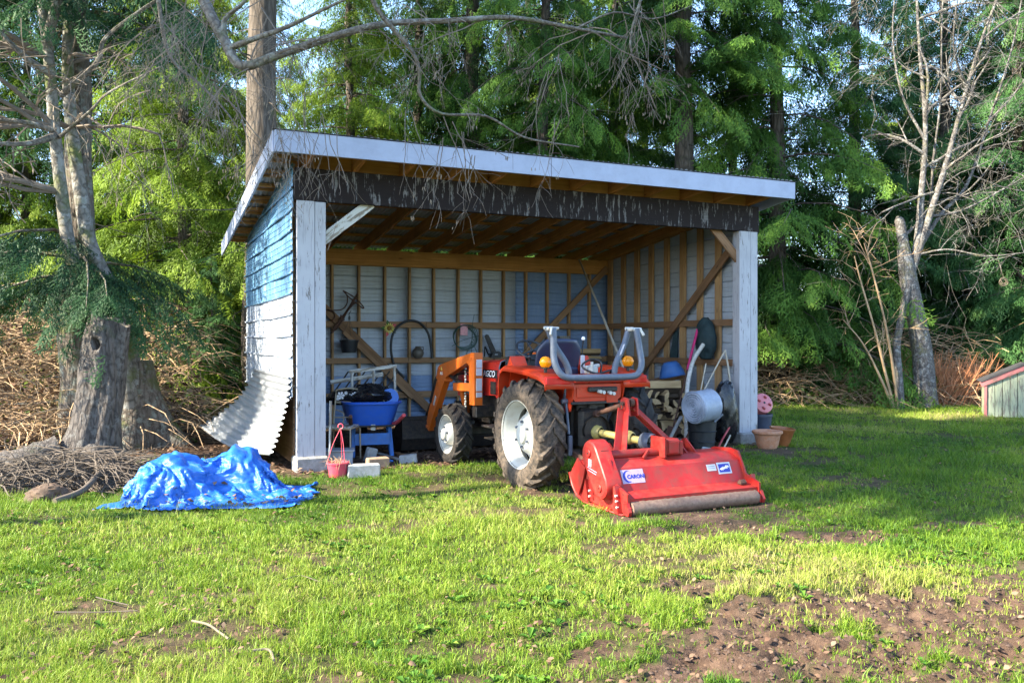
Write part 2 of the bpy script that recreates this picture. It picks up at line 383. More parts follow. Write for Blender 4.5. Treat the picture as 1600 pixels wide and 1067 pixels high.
# ---------------------------------------------------------------- ground
def shed_uv(x, y):
    dx, dy = x - SO.x, y - SO.y
    return dx * math.cos(SA) + dy * math.sin(SA), -dx * math.sin(SA) + dy * math.cos(SA)
def ell(x, y, cx, cy, rx, ry, a):
    dx, dy = x - cx, y - cy; c, s_ = math.cos(a), math.sin(a)
    q = np.sqrt(((dx * c + dy * s_) / rx) ** 2 + ((-dx * s_ + dy * c) / ry) ** 2); return q
MUD = [(2.35, 4.35, 1.75, .62, .30, 1.0), (1.75, 4.75, .95, .38, .3, .95), (2.45, 6.45, .62, .2, .25, 1.0), (1.2, 5.15, .45, .33, .5, .9),
       (1.5, 6.75, .6, .22, .2, .85), (3.5, 5.0, 1.0, .3, .3, .8), (2.0, 3.75, 1.5, .3, .2, .95), (.55, 3.7, .5, .16, .2, .6), (1.55, 7.25, .85, .16, .45, 1.0),
       (3.4, 6.9, .4, .12, .3, .7), (.9, 8.6, .55, .9, 1.1, .95), (3.9, 11.6, .7, .35, .4, .9), (-1.8, 8.5, .5, .3, .3, .5), (.15, 4.35, .5, .14, .2, .45), (-1.3, 3.9, .4, .2, .1, .45), (-1.5, 6.2, .4, .15, .2, .4)]
def smooth(e0, e1, x):
    t = np.clip((x - e0) / (e1 - e0), 0, 1); return t * t * (3 - 2 * t)
def dirt(x, y):
    """0 = lawn, 1 = bare soil"""
    x = np.asarray(x, float); y = np.asarray(y, float)
    n = fbm(x * 2.3, y * 2.3, 3, 5) - .5; n2 = fbm(x * 9, y * 9, 9, 3) - .5
    d = np.zeros_like(x)
    for cx, cy, rx, ry, a, k in MUD:
        q = ell(x, y, cx, cy, rx * 1.15, ry * 1.25, a) + n * 2.2 + n2 * 1.5 + .04
        d = np.maximum(d, k * (1 - smooth(.72, 1.12, q)))
    d = np.maximum(d, smooth(.58, .74, fbm(x * 1.3 + 5, y * 1.9, 21, 5) + n2 * .45) * .7)         # thin worn spots
    u, v = shed_uv(x, y)
    ins = smooth(-.42, -.18, v + n * .5) * smooth(-.5, -.1, u + n) * (1 - smooth(6.8, 7.2, u + n))
    d = np.maximum(d, ins * (1 - smooth(5.2, 6, v)))
    left = smooth(0, .6, (y - 9.3) - .32 * (x + 7) + n * 1.3) * (1 - smooth(-3.5, -2.6, x + n))    # litter round the stump
    d = np.maximum(d, left)
    q = ell(x, y, -4.9, 9.0, 1.5, .75, .1) + n * .7; d = np.maximum(d, 1 - smooth(.8, 1.1, q))
    far = smooth(20.4, 20.9, y + n * .9 - .02 * x); d = np.maximum(d, far)
    return np.clip(d, 0, 1)
def mud_only(x, y):
    n = fbm(x * 2.3, y * 2.3, 3, 5) - .5; d = np.zeros_like(np.asarray(x, float))
    for cx, cy, rx, ry, a, k in MUD[:8]:
        d = np.maximum(d, k * (1 - smooth(.6, 1.15, ell(x, y, cx, cy, rx, ry, a) + n * 1.3)))
    return d
def height(x, y):
    x = np.asarray(x, float); y = np.asarray(y, float)
    near = 1 - smooth(12, 18, np.hypot(x, y))
    h = (fbm(x * .7, y * .7, 11, 3) - .5) * .07 * near + (fbm(x * 5, y * 5, 15, 3) - .5) * .022 * near
    m = mud_only(x, y)
    c, s_ = math.cos(.35), math.sin(.35); a, b = x * c + y * s_, -x * s_ + y * c
    lug = np.abs(np.sin((a * 1.0 + .6 * np.abs(((b * 2.2) % 1) - .5) + .25 * fbm(x * 3, y * 3, 5, 2)) * 17))
    rid = 1 - 2 * np.abs(fbm(a * 7, b * 13, 33, 3) - .5)
    h = h + m * ((fbm(a * 5, b * 11, 31, 4) - .5) * .11 - .045 + rid ** 3 * .03 + (fbm(x * 17, y * 17, 43, 3) - .5) * .05 + (lug - .5) * .026 * smooth(.4, .7, fbm(x * 1.7, y * 1.7, 77, 2) + .1) + (fbm(x * 30, y * 30, 41, 2) - .5) * .035)
    u, v = shed_uv(x, y); flat = smooth(-.6, -.1, v) * smooth(-.6, -.2, u) * (1 - smooth(7, 7.4, u)) * (1 - smooth(4.6, 5.2, v))
    h = h * (1 - .75 * flat)
    h = h + smooth(21, 40, y) * .5
    return h
def axis(lo, hi, fine, step, far, growth=1.35):
    a = list(np.arange(lo, hi, fine)); s_ = step
    x = a[-1]
    while x < far: s_ *= growth; x += s_; a.append(x)
    s_ = step; x = a[0]; b = []
    while x > -far: s_ *= growth; x -= s_; b.append(x)
    return np.array(b[::-1] + a)
def two(lo, a, b, hi, f, c):
    return np.concatenate([np.arange(lo, a, c), np.arange(a, b, f), np.arange(b, hi, c)])
def spread(core, far, growth=1.35):
    a = list(core); s_ = .06; x = a[-1]
    while x < far: s_ *= growth; x += s_; a.append(x)
    s_ = .06; x = a[0]; b = []
    while x > -far: s_ *= growth; x -= s_; b.append(x)
    return np.array(b[::-1] + a)
gx = spread(two(-5.2, 0, 4.6, 6.4, .019, .05), 400); gy = spread(two(2.9, 3.2, 7.4, 9.8, .019, .045), 400)
GX, GY = np.meshgrid(gx, gy); GZ = height(GX, GY)
nx, ny = len(gx), len(gy); I = np.arange(nx * ny).reshape(ny, nx)
F = np.stack([I[:-1, :-1], I[:-1, 1:], I[1:, 1:], I[1:, :-1]], -1).reshape(-1, 4)
k = NB('ground_soil'); v = k.coord(); a = k.attr('tint').outputs['Fac']
soil = k.ramp(k.noise(v, 6, 8, .7), [(.3, (.04, .025, .018)), (.5, (.085, .053, .037)), (.72, (.155, .10, .07))])
soil = k.mix(k.ramp(k.vor(v, 38), [(.16, (.5, .5, .5)), (.26, (0, 0, 0))]), soil, (.17, .11, .07))
turf = k.ramp(k.noise(v, 5, 8, .7), [(.3, (.022, .04, .008)), (.52, (.045, .065, .014)), (.72, (.11, .095, .04))])
k.col(k.mix(a, turf, soil)); k.bump(k.noise(v, 45, 7, .75), .9, .02); k.set(.95, 0, .15)
ground = rawmesh('ground', np.stack([GX, GY, GZ], -1), F, 'ground_soil', None, dirt(GX, GY).ravel(), 4)
ground.data.polygons.foreach_set('use_smooth', [True] * len(ground.data.polygons)); tag(ground, kind='structure')
gz = lambda x, y: float(height(np.array([x]), np.array([y]))[0])

# ---------------------------------------------------------------- lawn blades (one mass)
leafmat('grass_blades', [(.042, .105, .010), (.085, .17, .014), (.15, .245, .02), (.225, .305, .034), (.30, .315, .075), (.34, .27, .14)], .5, .35)
g = np.random.default_rng(5)
N = 800000
D = 3.1 * (24 / 3.1) ** g.random(N); X = (g.random(N) * 2 - 1) * (.72 * D + .6); Y = D
u_, v_ = shed_uv(X, Y)
cl = fbm(X * 1.6, Y * 1.6, 51, 4); tuft = fbm(X * 7, Y * 7, 52, 2); dd = dirt(X, Y)
keep = (g.random(N) < (1 - smooth(.18, .75, dd)) * (.45 + .9 * smooth(.4, .6, tuft))) | ((g.random(N) < .04 + .30 * smooth(.52, .66, fbm(X * 3.1 + 2, Y * 3.1, 57, 3))) & (Y < 8) & (v_ < -.4))
keep &= ~((v_ > -.1) & (u_ > -.3) & (u_ < 7) & (v_ < 5.4)); keep &= Y < 21.2
keep &= ~((X < -3.2) & (Y - 9.6 - .32 * (X + 7) > .35))
X, Y, D, cl, tuft, dd = X[keep], Y[keep], D[keep], cl[keep], tuft[keep], dd[keep]; n = len(X)
tall = smooth(.5, .72, fbm(X * .9 + 9, Y * .9, 61, 3))
H = (.013 + .022 * g.random(n) + .03 * tall * g.random(n) + .02 * smooth(.5, .7, tuft)) * (1 - .45 * dd) * (1 + .03 * np.minimum(D, 14))
W = (.0012 + .0014 * g.random(n)) * np.clip(D / 4.2, 1, 5)
th = g.random(n) * 2 * np.pi; ld = g.random(n) * 2 * np.pi + 1.2 * (cl - .5) * 6; lean = H * (.25 + .95 * g.random(n)); thatch = g.random(n) < .16; H = np.where(thatch, H * .45, H * (1 + .9 * (g.random(n) < .06))); lean = np.where(thatch, lean * 1.6, lean)
Z = height(X, Y)
bx, by = np.cos(th) * W, np.sin(th) * W; lx, ly = np.cos(ld) * lean, np.sin(ld) * lean
V = np.empty((n, 5, 3), 'f')
V[:, 0] = np.stack([X - bx, Y - by, Z - .006], -1); V[:, 1] = np.stack([X + bx, Y + by, Z - .006], -1)
V[:, 2] = np.stack([X - bx * .8 + lx * .3, Y - by * .8 + ly * .3, Z + H * .62], -1); V[:, 3] = np.stack([X + bx * .8 + lx * .3, Y + by * .8 + ly * .3, Z + H * .62], -1)
V[:, 4] = np.stack([X + lx, Y + ly, Z + H], -1)
b = np.arange(n)[:, None] * 5
near = D < 7
F1 = np.concatenate([b + [0, 1, 3], b + [0, 3, 2], b + [2, 3, 4]], 1)[near].reshape(-1, 3); F2 = (b + [0, 1, 4])[~near]
cl2 = fbm(X * .55 + 3, Y * .55, 71, 4)
t = np.clip(.40 + (cl2 - .5) * 1.3 + (g.random(n) - .5) * .42 + .12 * dd + np.where(thatch, .45, 0), 0, 1)
# the strip nearer the house is deeper green, thinning towards yellow over the worn middle
rawmesh('lawn_grass', V, np.concatenate([F1, F2]), 'grass_blades', None, np.repeat(t, 5))
tag(bpy.data.objects['lawn_grass'], 'bright green lawn grass growing in tufts around the shed', 'grass', kind='stuff')

# fallen leaves and chips strewn over lawn and soil
leafmat('dead_leaf', [(.036, .021, .015), (.08, .044, .027), (.125, .07, .044), (.17, .105, .066), (.24, .16, .108)], .8, .15)
def litter(name, X, Y, size, label, zoff=.012, curl=.5, cols='dead_leaf'):
    n = len(X); th = g.random(n) * 6.283; s_ = size * (.5 + g.random(n)); Z = height(X, Y) + zoff + g.random(n) * .015
    T = np.array([(-.5, 0, 0), (-.1, .32, .18), (.25, .22, .1), (.55, 0, .05), (.2, -.28, .2), (-.15, -.3, .12)])
    tl = (g.random((n, 2)) - .5) * curl * 2
    P = T[None] * s_[:, None, None]; c, s2 = np.cos(th)[:, None], np.sin(th)[:, None]
    x = P[..., 0] * c - P[..., 1] * s2; y = P[..., 0] * s2 + P[..., 1] * c; z = np.abs(P[..., 2]) * (g.random((n, 1)) * 2 - .3) + x * tl[:, :1] + y * tl[:, 1:]
    z -= np.minimum(z.min(1, keepdims=True), 0) + .004
    V = np.stack([X[:, None] + x, Y[:, None] + y, Z[:, None] + z], -1); b = np.arange(n)[:, None] * 6
    F = np.concatenate([b + [0, 5, 1], b + [1, 5, 4], b + [1, 4, 2], b + [2, 4, 3]], 1)
    o = rawmesh(name, V, F, cols, None, np.repeat(g.random(n), 6)); return tag(o, label, 'leaves', kind='stuff')
n = 20000; D = 3.1 * (21 / 3.1) ** g.random(n); X = (g.random(n) * 2 - 1) * (.72 * D + .5); Y = D
m = g.random(n) < .20 + .8 * smooth(.5, .7, fbm(X * 1.1, Y * 1.1, 91, 3)) * .6 + .16 * dirt(X, Y)
u_, v_ = shed_uv(X, Y); m &= ~((v_ > .3) & (u_ > 0) & (u_ < 6.7) & (v_ < 4.5))
litter('fallen_leaves', X[m], Y[m], .028, 'dry brown leaves strewn over grass and bare soil', .014)
n = 5000; u_ = g.random(n) * 6.6; v_ = -.3 + g.random(n) ** 1.5 * 4.4
XY = np.array([S(a, b)[:2] for a, b in zip(u_, v_)])
litter('wood_chips', XY[:, 0], XY[:, 1], .05, 'dark wood chips and leaf bits on the shed floor', .003, .3)
n = 2600; X = -8 + g.random(n) * 5.6; Y = 7.6 + g.random(n) * 5; m = dirt(X, Y) > .5
litter('stump_litter', X[m], Y[m], .055, 'brown leaf litter lying around the old stump', .01)

# crumbled soil: small clods over the churned patches
n = 16000; D = 3.2 * (8.5 / 3.2) ** g.random(n); X = -.2 + g.random(n) * 5.0; Y = D; m = (mud_only(X, Y) > .35) & (X < .75 * Y + .4); X, Y = X[m], Y[m]; n = len(X)
OC = np.array([(1, 0, 0), (.3, .9, .1), (-.8, .55, 0), (-.75, -.6, .1), (.35, -.95, 0), (.1, .1, .8), (.45, -.3, .6)]); OF = np.array([(0, 1, 6), (1, 5, 6), (1, 2, 5), (2, 3, 5), (3, 6, 5), (3, 4, 6), (4, 0, 6)])
sz = (.004 + .016 * g.random(n) ** 3)[:, None, None]; th = g.random(n) * 6.283; c, s_ = np.cos(th)[:, None], np.sin(th)[:, None]
P = OC[None] * sz * g.uniform(.6, 1.3, (n, 7, 3)); V = np.stack([X[:, None] + P[..., 0] * c - P[..., 1] * s_, Y[:, None] + P[..., 0] * s_ + P[..., 1] * c, height(X, Y)[:, None] + P[..., 2] - .002], -1)
plain('clod', (.085, .053, .037), .95, 0, .5, 3, .5)
tag(rawmesh('soil_clods', V, (np.arange(n)[:, None, None] * 7 + OF[None]), 'clod'), 'crumbs and clods of churned brown soil', 'soil', kind='stuff')

# broad-leaved weeds and clover low in the turf
n = 2600; D = 3.2 * (13 / 3.2) ** g.random(n); X = (g.random(n) * 2 - 1) * (.7 * D + .4); Y = D; u_, v_ = shed_uv(X, Y); m = (dirt(X, Y) < .5) & (v_ < -.3) & (fbm(X * .8, Y * .8, 131, 3) > .45) & ~((X < -3) & (Y > 8.6)); X, Y = X[m], Y[m]; n = len(X); L_ = 7
a_ = (np.arange(L_) * 2 * np.pi / L_)[None] + g.random((n, 1)) * 6 + g.normal(0, .25, (n, L_)); l_ = (.02 + .035 * g.random((n, 1))) * g.uniform(.6, 1.2, (n, L_)); rise = g.uniform(.15, .7, (n, L_)) * l_; Zb = (height(X, Y) + .008)[:, None]
dx, dy = np.cos(a_) * l_, np.sin(a_) * l_; wx, wy = -np.sin(a_) * l_ * .3, np.cos(a_) * l_ * .3; X_, Y_ = X[:, None] + 0 * a_, Y[:, None] + 0 * a_
V = np.stack([np.stack([X_, Y_, Zb + 0 * a_], -1), np.stack([X_ + dx * .55 + wx, Y_ + dy * .55 + wy, Zb + rise], -1), np.stack([X_ + dx, Y_ + dy, Zb + rise * .8], -1), np.stack([X_ + dx * .55 - wx, Y_ + dy * .55 - wy, Zb + rise], -1)], 2)
leafmat('weed_leaf', [(.03, .09, .012), (.06, .15, .016), (.11, .22, .025), (.18, .27, .04)], .5, .3)
tag(rawmesh('lawn_weeds', V, (np.arange(n * L_)[:, None] * 4 + [0, 1, 2, 0, 2, 3]).reshape(-1, 3), 'weed_leaf', None, np.repeat(g.random(n * L_), 4)), 'low broad-leaved weeds and clover in the turf', 'weeds', kind='stuff')
# ---------------------------------------------------------------- the open pole shed
UW, VD = 6.73, 4.25
shed = thing('pole_shed', 'open-fronted pole shed with blue and white sheet walls and sloping white-edged roof', 'shed', SO, SA)
RS = .112                                                    # fall of the roof towards the back
rz = lambda v: 3.50 - RS * v                                 # underside of the rafters
def part(name, mat, mb, smooth=None): return mb.build(name, mat, shed, smooth)
# front posts, boxed in painted boards, on rough bases
for u0, u1, seed in ((.02, .36, 1), (UW - .34, UW, 2)):
    wd = (u1 - u0)
    part('post', 'post_paint', MB().beam(((u0 + u1) / 2, .085, .16), ((u0 + u1) / 2, .085, 3.12), .15, wd - .03, .008, (1, 0, 0)))
    part('post_board', 'post_paint', MB().beam((u0 + wd * .31, -.006, .12), (u0 + wd * .31, -.006, 3.125), .024, wd * .60, .004, (1, 0, 0)))
    part('post_board', 'post_paint', MB().beam((u0 + wd * .81, -.004, .13), (u0 + wd * .81, -.004, 3.12), .022, wd * .37, .004, (1, 0, 0)))
    b = part('post_base', 'concrete', MB().box(((u0 + u1) / 2, .06, .06), (wd + .04, .3, .22), .02))
# header beam: two layered dark planks
part('header_beam', 'beam_paint', MB().beam((.03, .08, 3.315), (UW, .08, 3.30), .13, .345, .006))
part('header_plank', 'beam_paint', MB().beam((.0, -.005, 3.315), (UW + .02, -.005, 3.30), .034, .375, .005))
# rafters, blocking between them, purlins
RU = [.12 + i * (UW - .24) / 11 for i in range(12)]
for i, u in enumerate(RU):
    part('rafter', 'rafter_wood', MB().beam((u, -.44, rz(-.44) + .10), (u, VD + .55, rz(VD + .55) + .10), .042, .19))
for i in range(11):
    if i % 1 == 0:
        a, b = RU[i] + .022, RU[i + 1] - .022
        part('blocking', 'plate_wood', MB().beam((a, .10 + .012 * (i % 2), rz(.1) + .10), (b, .10 + .012 * (i % 2), rz(.1) + .10), .038, .17))
        part('eave_board', 'plate_wood', MB().beam((a, -.42, rz(-.42) + .10), (b, -.42, rz(-.42) + .10), .03, .16))
for v in [-.3 + k * .61 for k in range(9)]:
    part('purlin', 'plate_wood', MB().beam((-.27, v, rz(v) + .216), (UW + .22, v, rz(v) + .216), .088, .04))
# corrugated roof sheets laid side by side
def corr(u0, u1, v0, v1, z0, amp, pitch, rows, fz):
    mb = MB(); nu = max(8, int((u1 - u0) / pitch * 8)); P = []
    for i in range(nu + 1):
        u = u0 + (u1 - u0) * i / nu; P.append([(u, v0 + (v1 - v0) * j / rows, fz(u, v0 + (v1 - v0) * j / rows) + amp * math.sin(2 * math.pi * u / pitch)) for j in range(rows + 1)])
    return mb.grid(P)
nsh = 8; us = [-.29 + i * (UW + .52) / nsh for i in range(nsh + 1)]
for i in range(nsh):
    lift = .002 + .006 * (i % 2)
    o = corr(us[i] - .02, us[i + 1] + .02, -.485, VD + .78, 0, .009, .076, 6, lambda u, v: rz(v) + .248 + lift).build('roof_sheet', 'roof_sheet', shed, 60, .0014)
# fascia boards (front and both rakes)
part('fascia_board', 'fascia_paint', MB().beam((-.3, -.505, 3.672), (3.05, -.505, 3.668), .03, .235, .003))
part('fascia_board', 'fascia_paint', MB().beam((3.055, -.507, 3.668), (UW + .25, -.505, 3.662), .03, .238, .003))
for u in (-.305, UW + .235):
    part('rake_board', 'fascia_paint', MB().beam((u, -.488, rz(-.49) + .115), (u, 2.3, rz(2.3) + .115), .028, .235, .003))
    part('rake_board', 'fascia_paint', MB().beam((u, 2.305, rz(2.305) + .113), (u, VD + .80, rz(VD + .8) + .113), .028, .23, .003))
part('drip_edge', 'dark_metal', MB().beam((-.32, -.5, 3.797), (UW + .27, -.5, 3.79), .06, .008, .001))
for k in range(9):                                            # outriggers under the left eave
    v = -.3 + k * .61; part('lookout', 'plate_wood', MB().beam((-.285, v + .05, rz(v) + .17), (.09, v + .05, rz(v) + .17), .04, .04))
# back wall: plate, header, studs, rails
vb = VD - .10
part('top_plate', 'plate_wood', MB().beam((.05, vb - .03, 2.93), (UW - .05, vb - .03, 2.93), .045, .23))
part('top_plate', 'plate_wood', MB().beam((.05, vb - .012, 2.795), (UW - .05, vb - .012, 2.795), .1, .036))
for kk in range(-2, 13):
    u = 1.347 + .445 * kk
    if u > .05: part('stud', 'stud_wood', MB().beam((u + rnd.uniform(-.01, .01), vb, .04), (u + rnd.uniform(-.012, .012), vb, 2.776), .088, .040, .004, (1, 0, 0)))
for z, h in ((1.785, .105), (1.175, .095), (.585, .11)):
    j = 2.9 + rnd.uniform(-.5, .5)
    part('rail', 'rail_wood', MB().beam((.05, vb - .066, z), (j, vb - .066, z + .004), .038, h, .003))
    part('rail', 'rail_wood', MB().beam((j + .004, vb - .066, z + .004), (UW - .16, vb - .066, z - .006), .038, h, .003))
part('brace', 'brace_wood', MB().beam((.55, vb - .107, 2.66), (3.08, vb - .107, .26), .036, .135, .003))
part('brace', 'rail_wood', MB().beam((1.5, vb - .135, 1.66), (2.7, vb - .135, .53), .02, .06, .003))
part('brace', 'rail_wood', MB().beam((UW - .15, vb - .107, 2.90), (4.35, vb - .107, .80), .036, .11, .003))
# right wall: studs set flat, rails, brace
ub = UW - .10
for kk in range(9):
    v = .32 + .46 * kk
    if v < VD - .2: part('stud', 'stud_wood', MB().beam((ub, v, .04), (ub, v + rnd.uniform(-.01, .01), rz(v) - .005), .040, .135 if kk % 3 else .15, .004, (0, 1, 0)))
for z, h in ((1.79, .10), (1.18, .10), (.585, .1)):
    part('rail', 'brace_wood', MB().beam((ub - .042, .12, z), (ub - .042, VD - .12, z), .036, h, .003))
part('brace', 'brace_wood', MB().beam((ub - .08, .42, 2.86), (ub - .08, 2.9, .92), .035, .13, .003))
part('wall_plate', 'plate_wood', MB().beam((ub, .17, rz(.17) + .03), (ub, VD - .15, rz(VD - .15) + .03), .09, .06))
# left wall framing seen through the opening
for kk in range(9):
    v = .36 + .46 * kk
    if v < VD - .2: part('stud', 'stud_wood', MB().beam((.10, v, .04), (.10, v, rz(v) - .005), .088, .04, .004, (0, 1, 0)))
part('wall_plate', 'plate_wood', MB().beam((.10, .17, rz(.17) + .03), (.10, VD - .15, rz(VD - .15) + .03), .09, .06))
# knee braces
part('knee_brace', 'old_white', MB().beam((.30, .09, 2.66), (.92, .09, 3.16), .09, .13, .004))
part('knee_brace', 'brace_wood', MB().beam((UW - .27, .09, 2.70), (UW - .74, .09, 3.17), .04, .13, .004))
# siding: lapped ribbed sheets, each row of each wall its own piece
def siding(axis, a0, a1, z0, z1, off, out, mat, wav=0, top=None):
    """ribbed strip: profile up the wall, swept along it; off = wall plane, out = outward sign"""
    prof = []; h = z1 - z0
    for t, d in ((0, .016), (.03, .030), (.10, .030), (.13, .006), (.34, .006), (.36, .012), (.40, .012), (.42, .006), (.62, .006), (.64, .012), (.68, .012), (.70, .006), (.93, .005), (1.06, .003)):
        prof.append((z0 + h * t, d))
    n = max(1, int((a1 - a0) / .25)); mb = MB(); P = []; ph = rnd.random() * 6
    for i in range(n + 1):
        a = a0 + (a1 - a0) * i / n; row = []
        for z, d in prof:
            if top: z = min(z, top(a))
            dd = out * d + (wav * math.sin(a * 3.1 + ph + z * 5) + wav * .6 * math.sin(a * 8.3 + ph * 2)) ; zz = z + wav * .5 * math.sin(a * 2.3 + ph)
            row.append((off + dd, a, zz) if axis == 'v' else (a, off + dd, zz))
        P.append(row)
    return mb.grid(P).build('siding_sheet', mat, shed, 40, .0012)
rows = [.05 + i * .212 for i in range(14)]
for i in range(13):
    z0, z1 = rows[i], rows[i + 1]
    j = 2.62 + .02 * (i % 2); j2 = 4.75
    top = None
    m1 = ('blue_back' if i < 4 else 'white_sheet') if i < 9 else 'galv_pale'; m2 = m1
    siding('u', .02, j + .02, z0, z1, VD - .045, 1, m1); siding('u', j - .01, j2, z0, z1, VD - .042, 1, m2)
    siding('u', j2 - .02, UW - .02, z0, z1, VD - .045, 1, 'blue_back')
for i in range(14):                                          # right wall
    z0 = .05 + i * .235; z1 = z0 + .235
    siding('v', .16, VD, z0, z1, UW - .06, 1, 'galv_pale' if i < 12 else 'white_sheet', 0, lambda v: rz(v) + .05)
for i in range(15):                                          # left wall: white below, blue above, loosened and wavy
    z0 = .82 + i * .2435 if i else .84; z1 = .82 + (i + 1) * .2435
    if z0 > 3.5: break
    if i < 5:
        siding('v', .02, 1.55 + .3 * (i % 3), z0, z1, -.010, -1, 'white_sheet', .008); siding('v', 1.53 + .3 * (i % 3), VD, z0, z1, -.006, -1, 'white_sheet', .008)
    else:
        siding('v', .02, 2.1, z0, z1, -.010, -1, 'blue_sheet', .006, lambda v: rz(v) + .06); siding('v', 2.08, VD, z0, z1, -.006, -1, 'blue_sheet', .006, lambda v: rz(v) + .06)
# dark boarding behind the loose sheet
part('skirt_board', 'brace_wood', MB().beam((.035, .2, .45), (.035, VD, .45), .02, .78, .003))
# the loose corrugated sheet, its foot swung out from the wall
P = []; nz = 130
for i in range(25):
    f = i / 24; row = []; v0 = .03 + 3.1 * f
    for j in range(nz + 1):
        t = j / nz; s_ = t ** 1.7
        out = (.20 + .55 * f) * s_; z = 1.10 - (1.02 - .10 * f + .12 * math.sin(f * 3)) * (t - .10 * s_)
        a = math.atan2((.20 + .55 * f) * 1.7 * t ** .7, 1.0); w_ = .017 * math.sin(t * 2 * math.pi * 13.5) + .03 * (float(vnoise(f * 5, t * 4, 3)) - .5)
        row.append((-.045 - out - w_ * math.cos(a), v0 + .10 * s_ * (1 - f) + .012 * math.sin(t * 84) , z + w_ * math.sin(a)))
    P.append(row)
tag(MB().grid(P).build('loose_sheet', 'galv_sheet', shed, 60, .0015), 'corrugated steel sheet hanging loose from the wall foot')
# bolt heads down the corner
for k_ in range(12):
    z = .25 + k_ * .245; part('bolt', 'dark_metal', MB().cyl((.0, -.035, z), (.0, -.006, z), .012, None, 8))
# nails on the fascia
# ---------------------------------------------------------------- tractor with front loader
def text(name, s_, size, M, mat, parent, ext=.001, align='CENTER', shear=0, sx=1, bold=0):
    cu = bpy.data.curves.new(name, 'FONT'); cu.body = s_; cu.size = size; cu.extrude = ext; cu.align_x = align; cu.align_y = 'CENTER'; cu.shear = shear; cu.offset = bold
    cu.resolution_u = 3; t = bpy.data.objects.new(name, cu); C.objects.link(t)
    bpy.context.view_layer.update(); me = bpy.data.meshes.new_from_object(t.evaluated_get(bpy.context.evaluated_depsgraph_get()))
    bpy.data.objects.remove(t); me.transform(M @ Matrix.Diagonal((sx, 1, 1, 1)))
    return finish(me, name, mat, parent)
def frame(o, x, y):
    o, x, y = Vector(o), Vector(x).normalized(), Vector(y); z = x.cross(y).normalized(); y = z.cross(x)
    return Matrix.Translation(o) @ Matrix((x, y, z)).transposed().to_4x4()
TO, TA = Vector((.66, 8.92, 0)), R(27.5)
tr = thing('tractor', 'orange compact tractor with front loader parked half inside the shed', 'tractor', TO, TA)
def tp(name, mat, mb, smooth=None, parent=None): return mb.build(name, mat, parent or tr, smooth)
def wheel(x, y, Rr, wd, rim, nl, side, rub, rear):
    hub = bpy.data.objects.new('wheel', None); C.objects.link(hub); hub.parent = tr; hub.location = (x, y, Rr - .012); hub.rotation_euler = (0, R(90) * side, 0)
    h = wd / 2; mb = MB()        # local Z points outwards
    mb.lathe([(rim - .01, -h * .78), (rim + .012, -h * .9), (rim + .06, -h * 1.02), (Rr * .82, -h * 1.0), (Rr * .90, -h * .90), (Rr * .945, -h * .6), (Rr * .955, 0), (Rr * .945, h * .6), (Rr * .90, h * .90),
              (Rr * .82, h * 1.0), (rim + .06, h * 1.02), (rim + .012, h * .9), (rim - .01, h * .78)], 56)
    r1, r2 = Rr * .925, Rr * 1.0
    for i in range(nl):
        for sd_ in (-1, 1):
            a0 = 2 * math.pi * (i + (.5 if sd_ > 0 else 0)) / nl
            pts = [(h * 1.0, .0, .86, .93), (h * .82, .03, .90, .985), (h * .45, .22 * 3.0 / nl * 4, .93, 1.0), (-h * .08, .50 * 3.0 / nl * 4, .935, 1.0)]
            hw = (.030 if rear else .024)
            vs = []
            for zz, da, ri, ro in pts:
                a = a0 + da
                for r_, w_ in ((Rr * ri, hw * 1.35), (Rr * ro, hw * .75), (Rr * ro, -hw * .75), (Rr * ri, -hw * 1.35)):
                    aa = a + w_ / Rr; vs.append((r_ * math.cos(aa), r_ * math.sin(aa), zz * sd_))
            f = []
            for k_ in range(3):
                for q in range(4):
                    e = (k_ * 4 + q, k_ * 4 + (q + 1) % 4, k_ * 4 + 4 + (q + 1) % 4, k_ * 4 + 4 + q); f.append(e if sd_ < 0 else e[::-1])
            f += [(0, 1, 2, 3) if sd_ > 0 else (3, 2, 1, 0), (15, 14, 13, 12) if sd_ > 0 else (12, 13, 14, 15)]
            mb.add(vs, f)
    tyre = mb.build('tyre', rub, hub, 35)
    md = MB(); d = h * (.35 if rear else .55)
    md.lathe([(rim + .022, -h * .8), (rim + .022, h * .80), (rim + .018, h * .86), (rim, h * .86), (rim - .012, h * .74), (rim - .03, h * .5), (rim - .045, h * .1), (rim - .06, -h * .15)], 48)
    md.lathe([(rim - .022, h * .6), (rim - .026, h * .52)], 48)
    md.build('rim', 'rim_silver', hub, 30)
    dz = -h * .15 if rear else h * .2
    dk = MB().lathe([(rim - .055, dz - .06), (rim - .10, dz - .03), (rim * .55, dz + .05), (rim * .45, dz + .085), (rim * .28, dz + .09), (rim * .26, dz + .12), (rim * .12, dz + .125), (0, dz + .125)], 40)
    disc = dk.build('disc', 'rim_silver', hub, 35)
    for i in range(6 if rear else 5):
        a = 2 * math.pi * i / (6 if rear else 5); r_ = rim * .37; p = (r_ * math.cos(a), r_ * math.sin(a), dz + .08)
        MB().cyl(p, (p[0], p[1], dz + .115), .014, None, 6).build('wheel_bolt', 'grey_steel', disc)
    return hub
wheel(-.555, 0, .565, .31, .345, 18, -1, 'tyre_rubber', True); wheel(.555, 0, .565, .31, .345, 18, 1, 'tyre_dark', True)
wheel(-.53, 1.98, .375, .23, .235, 15, -1, 'tyre_dark', False); wheel(.53, 1.98, .375, .23, .235, 15, 1, 'tyre_dark', False)
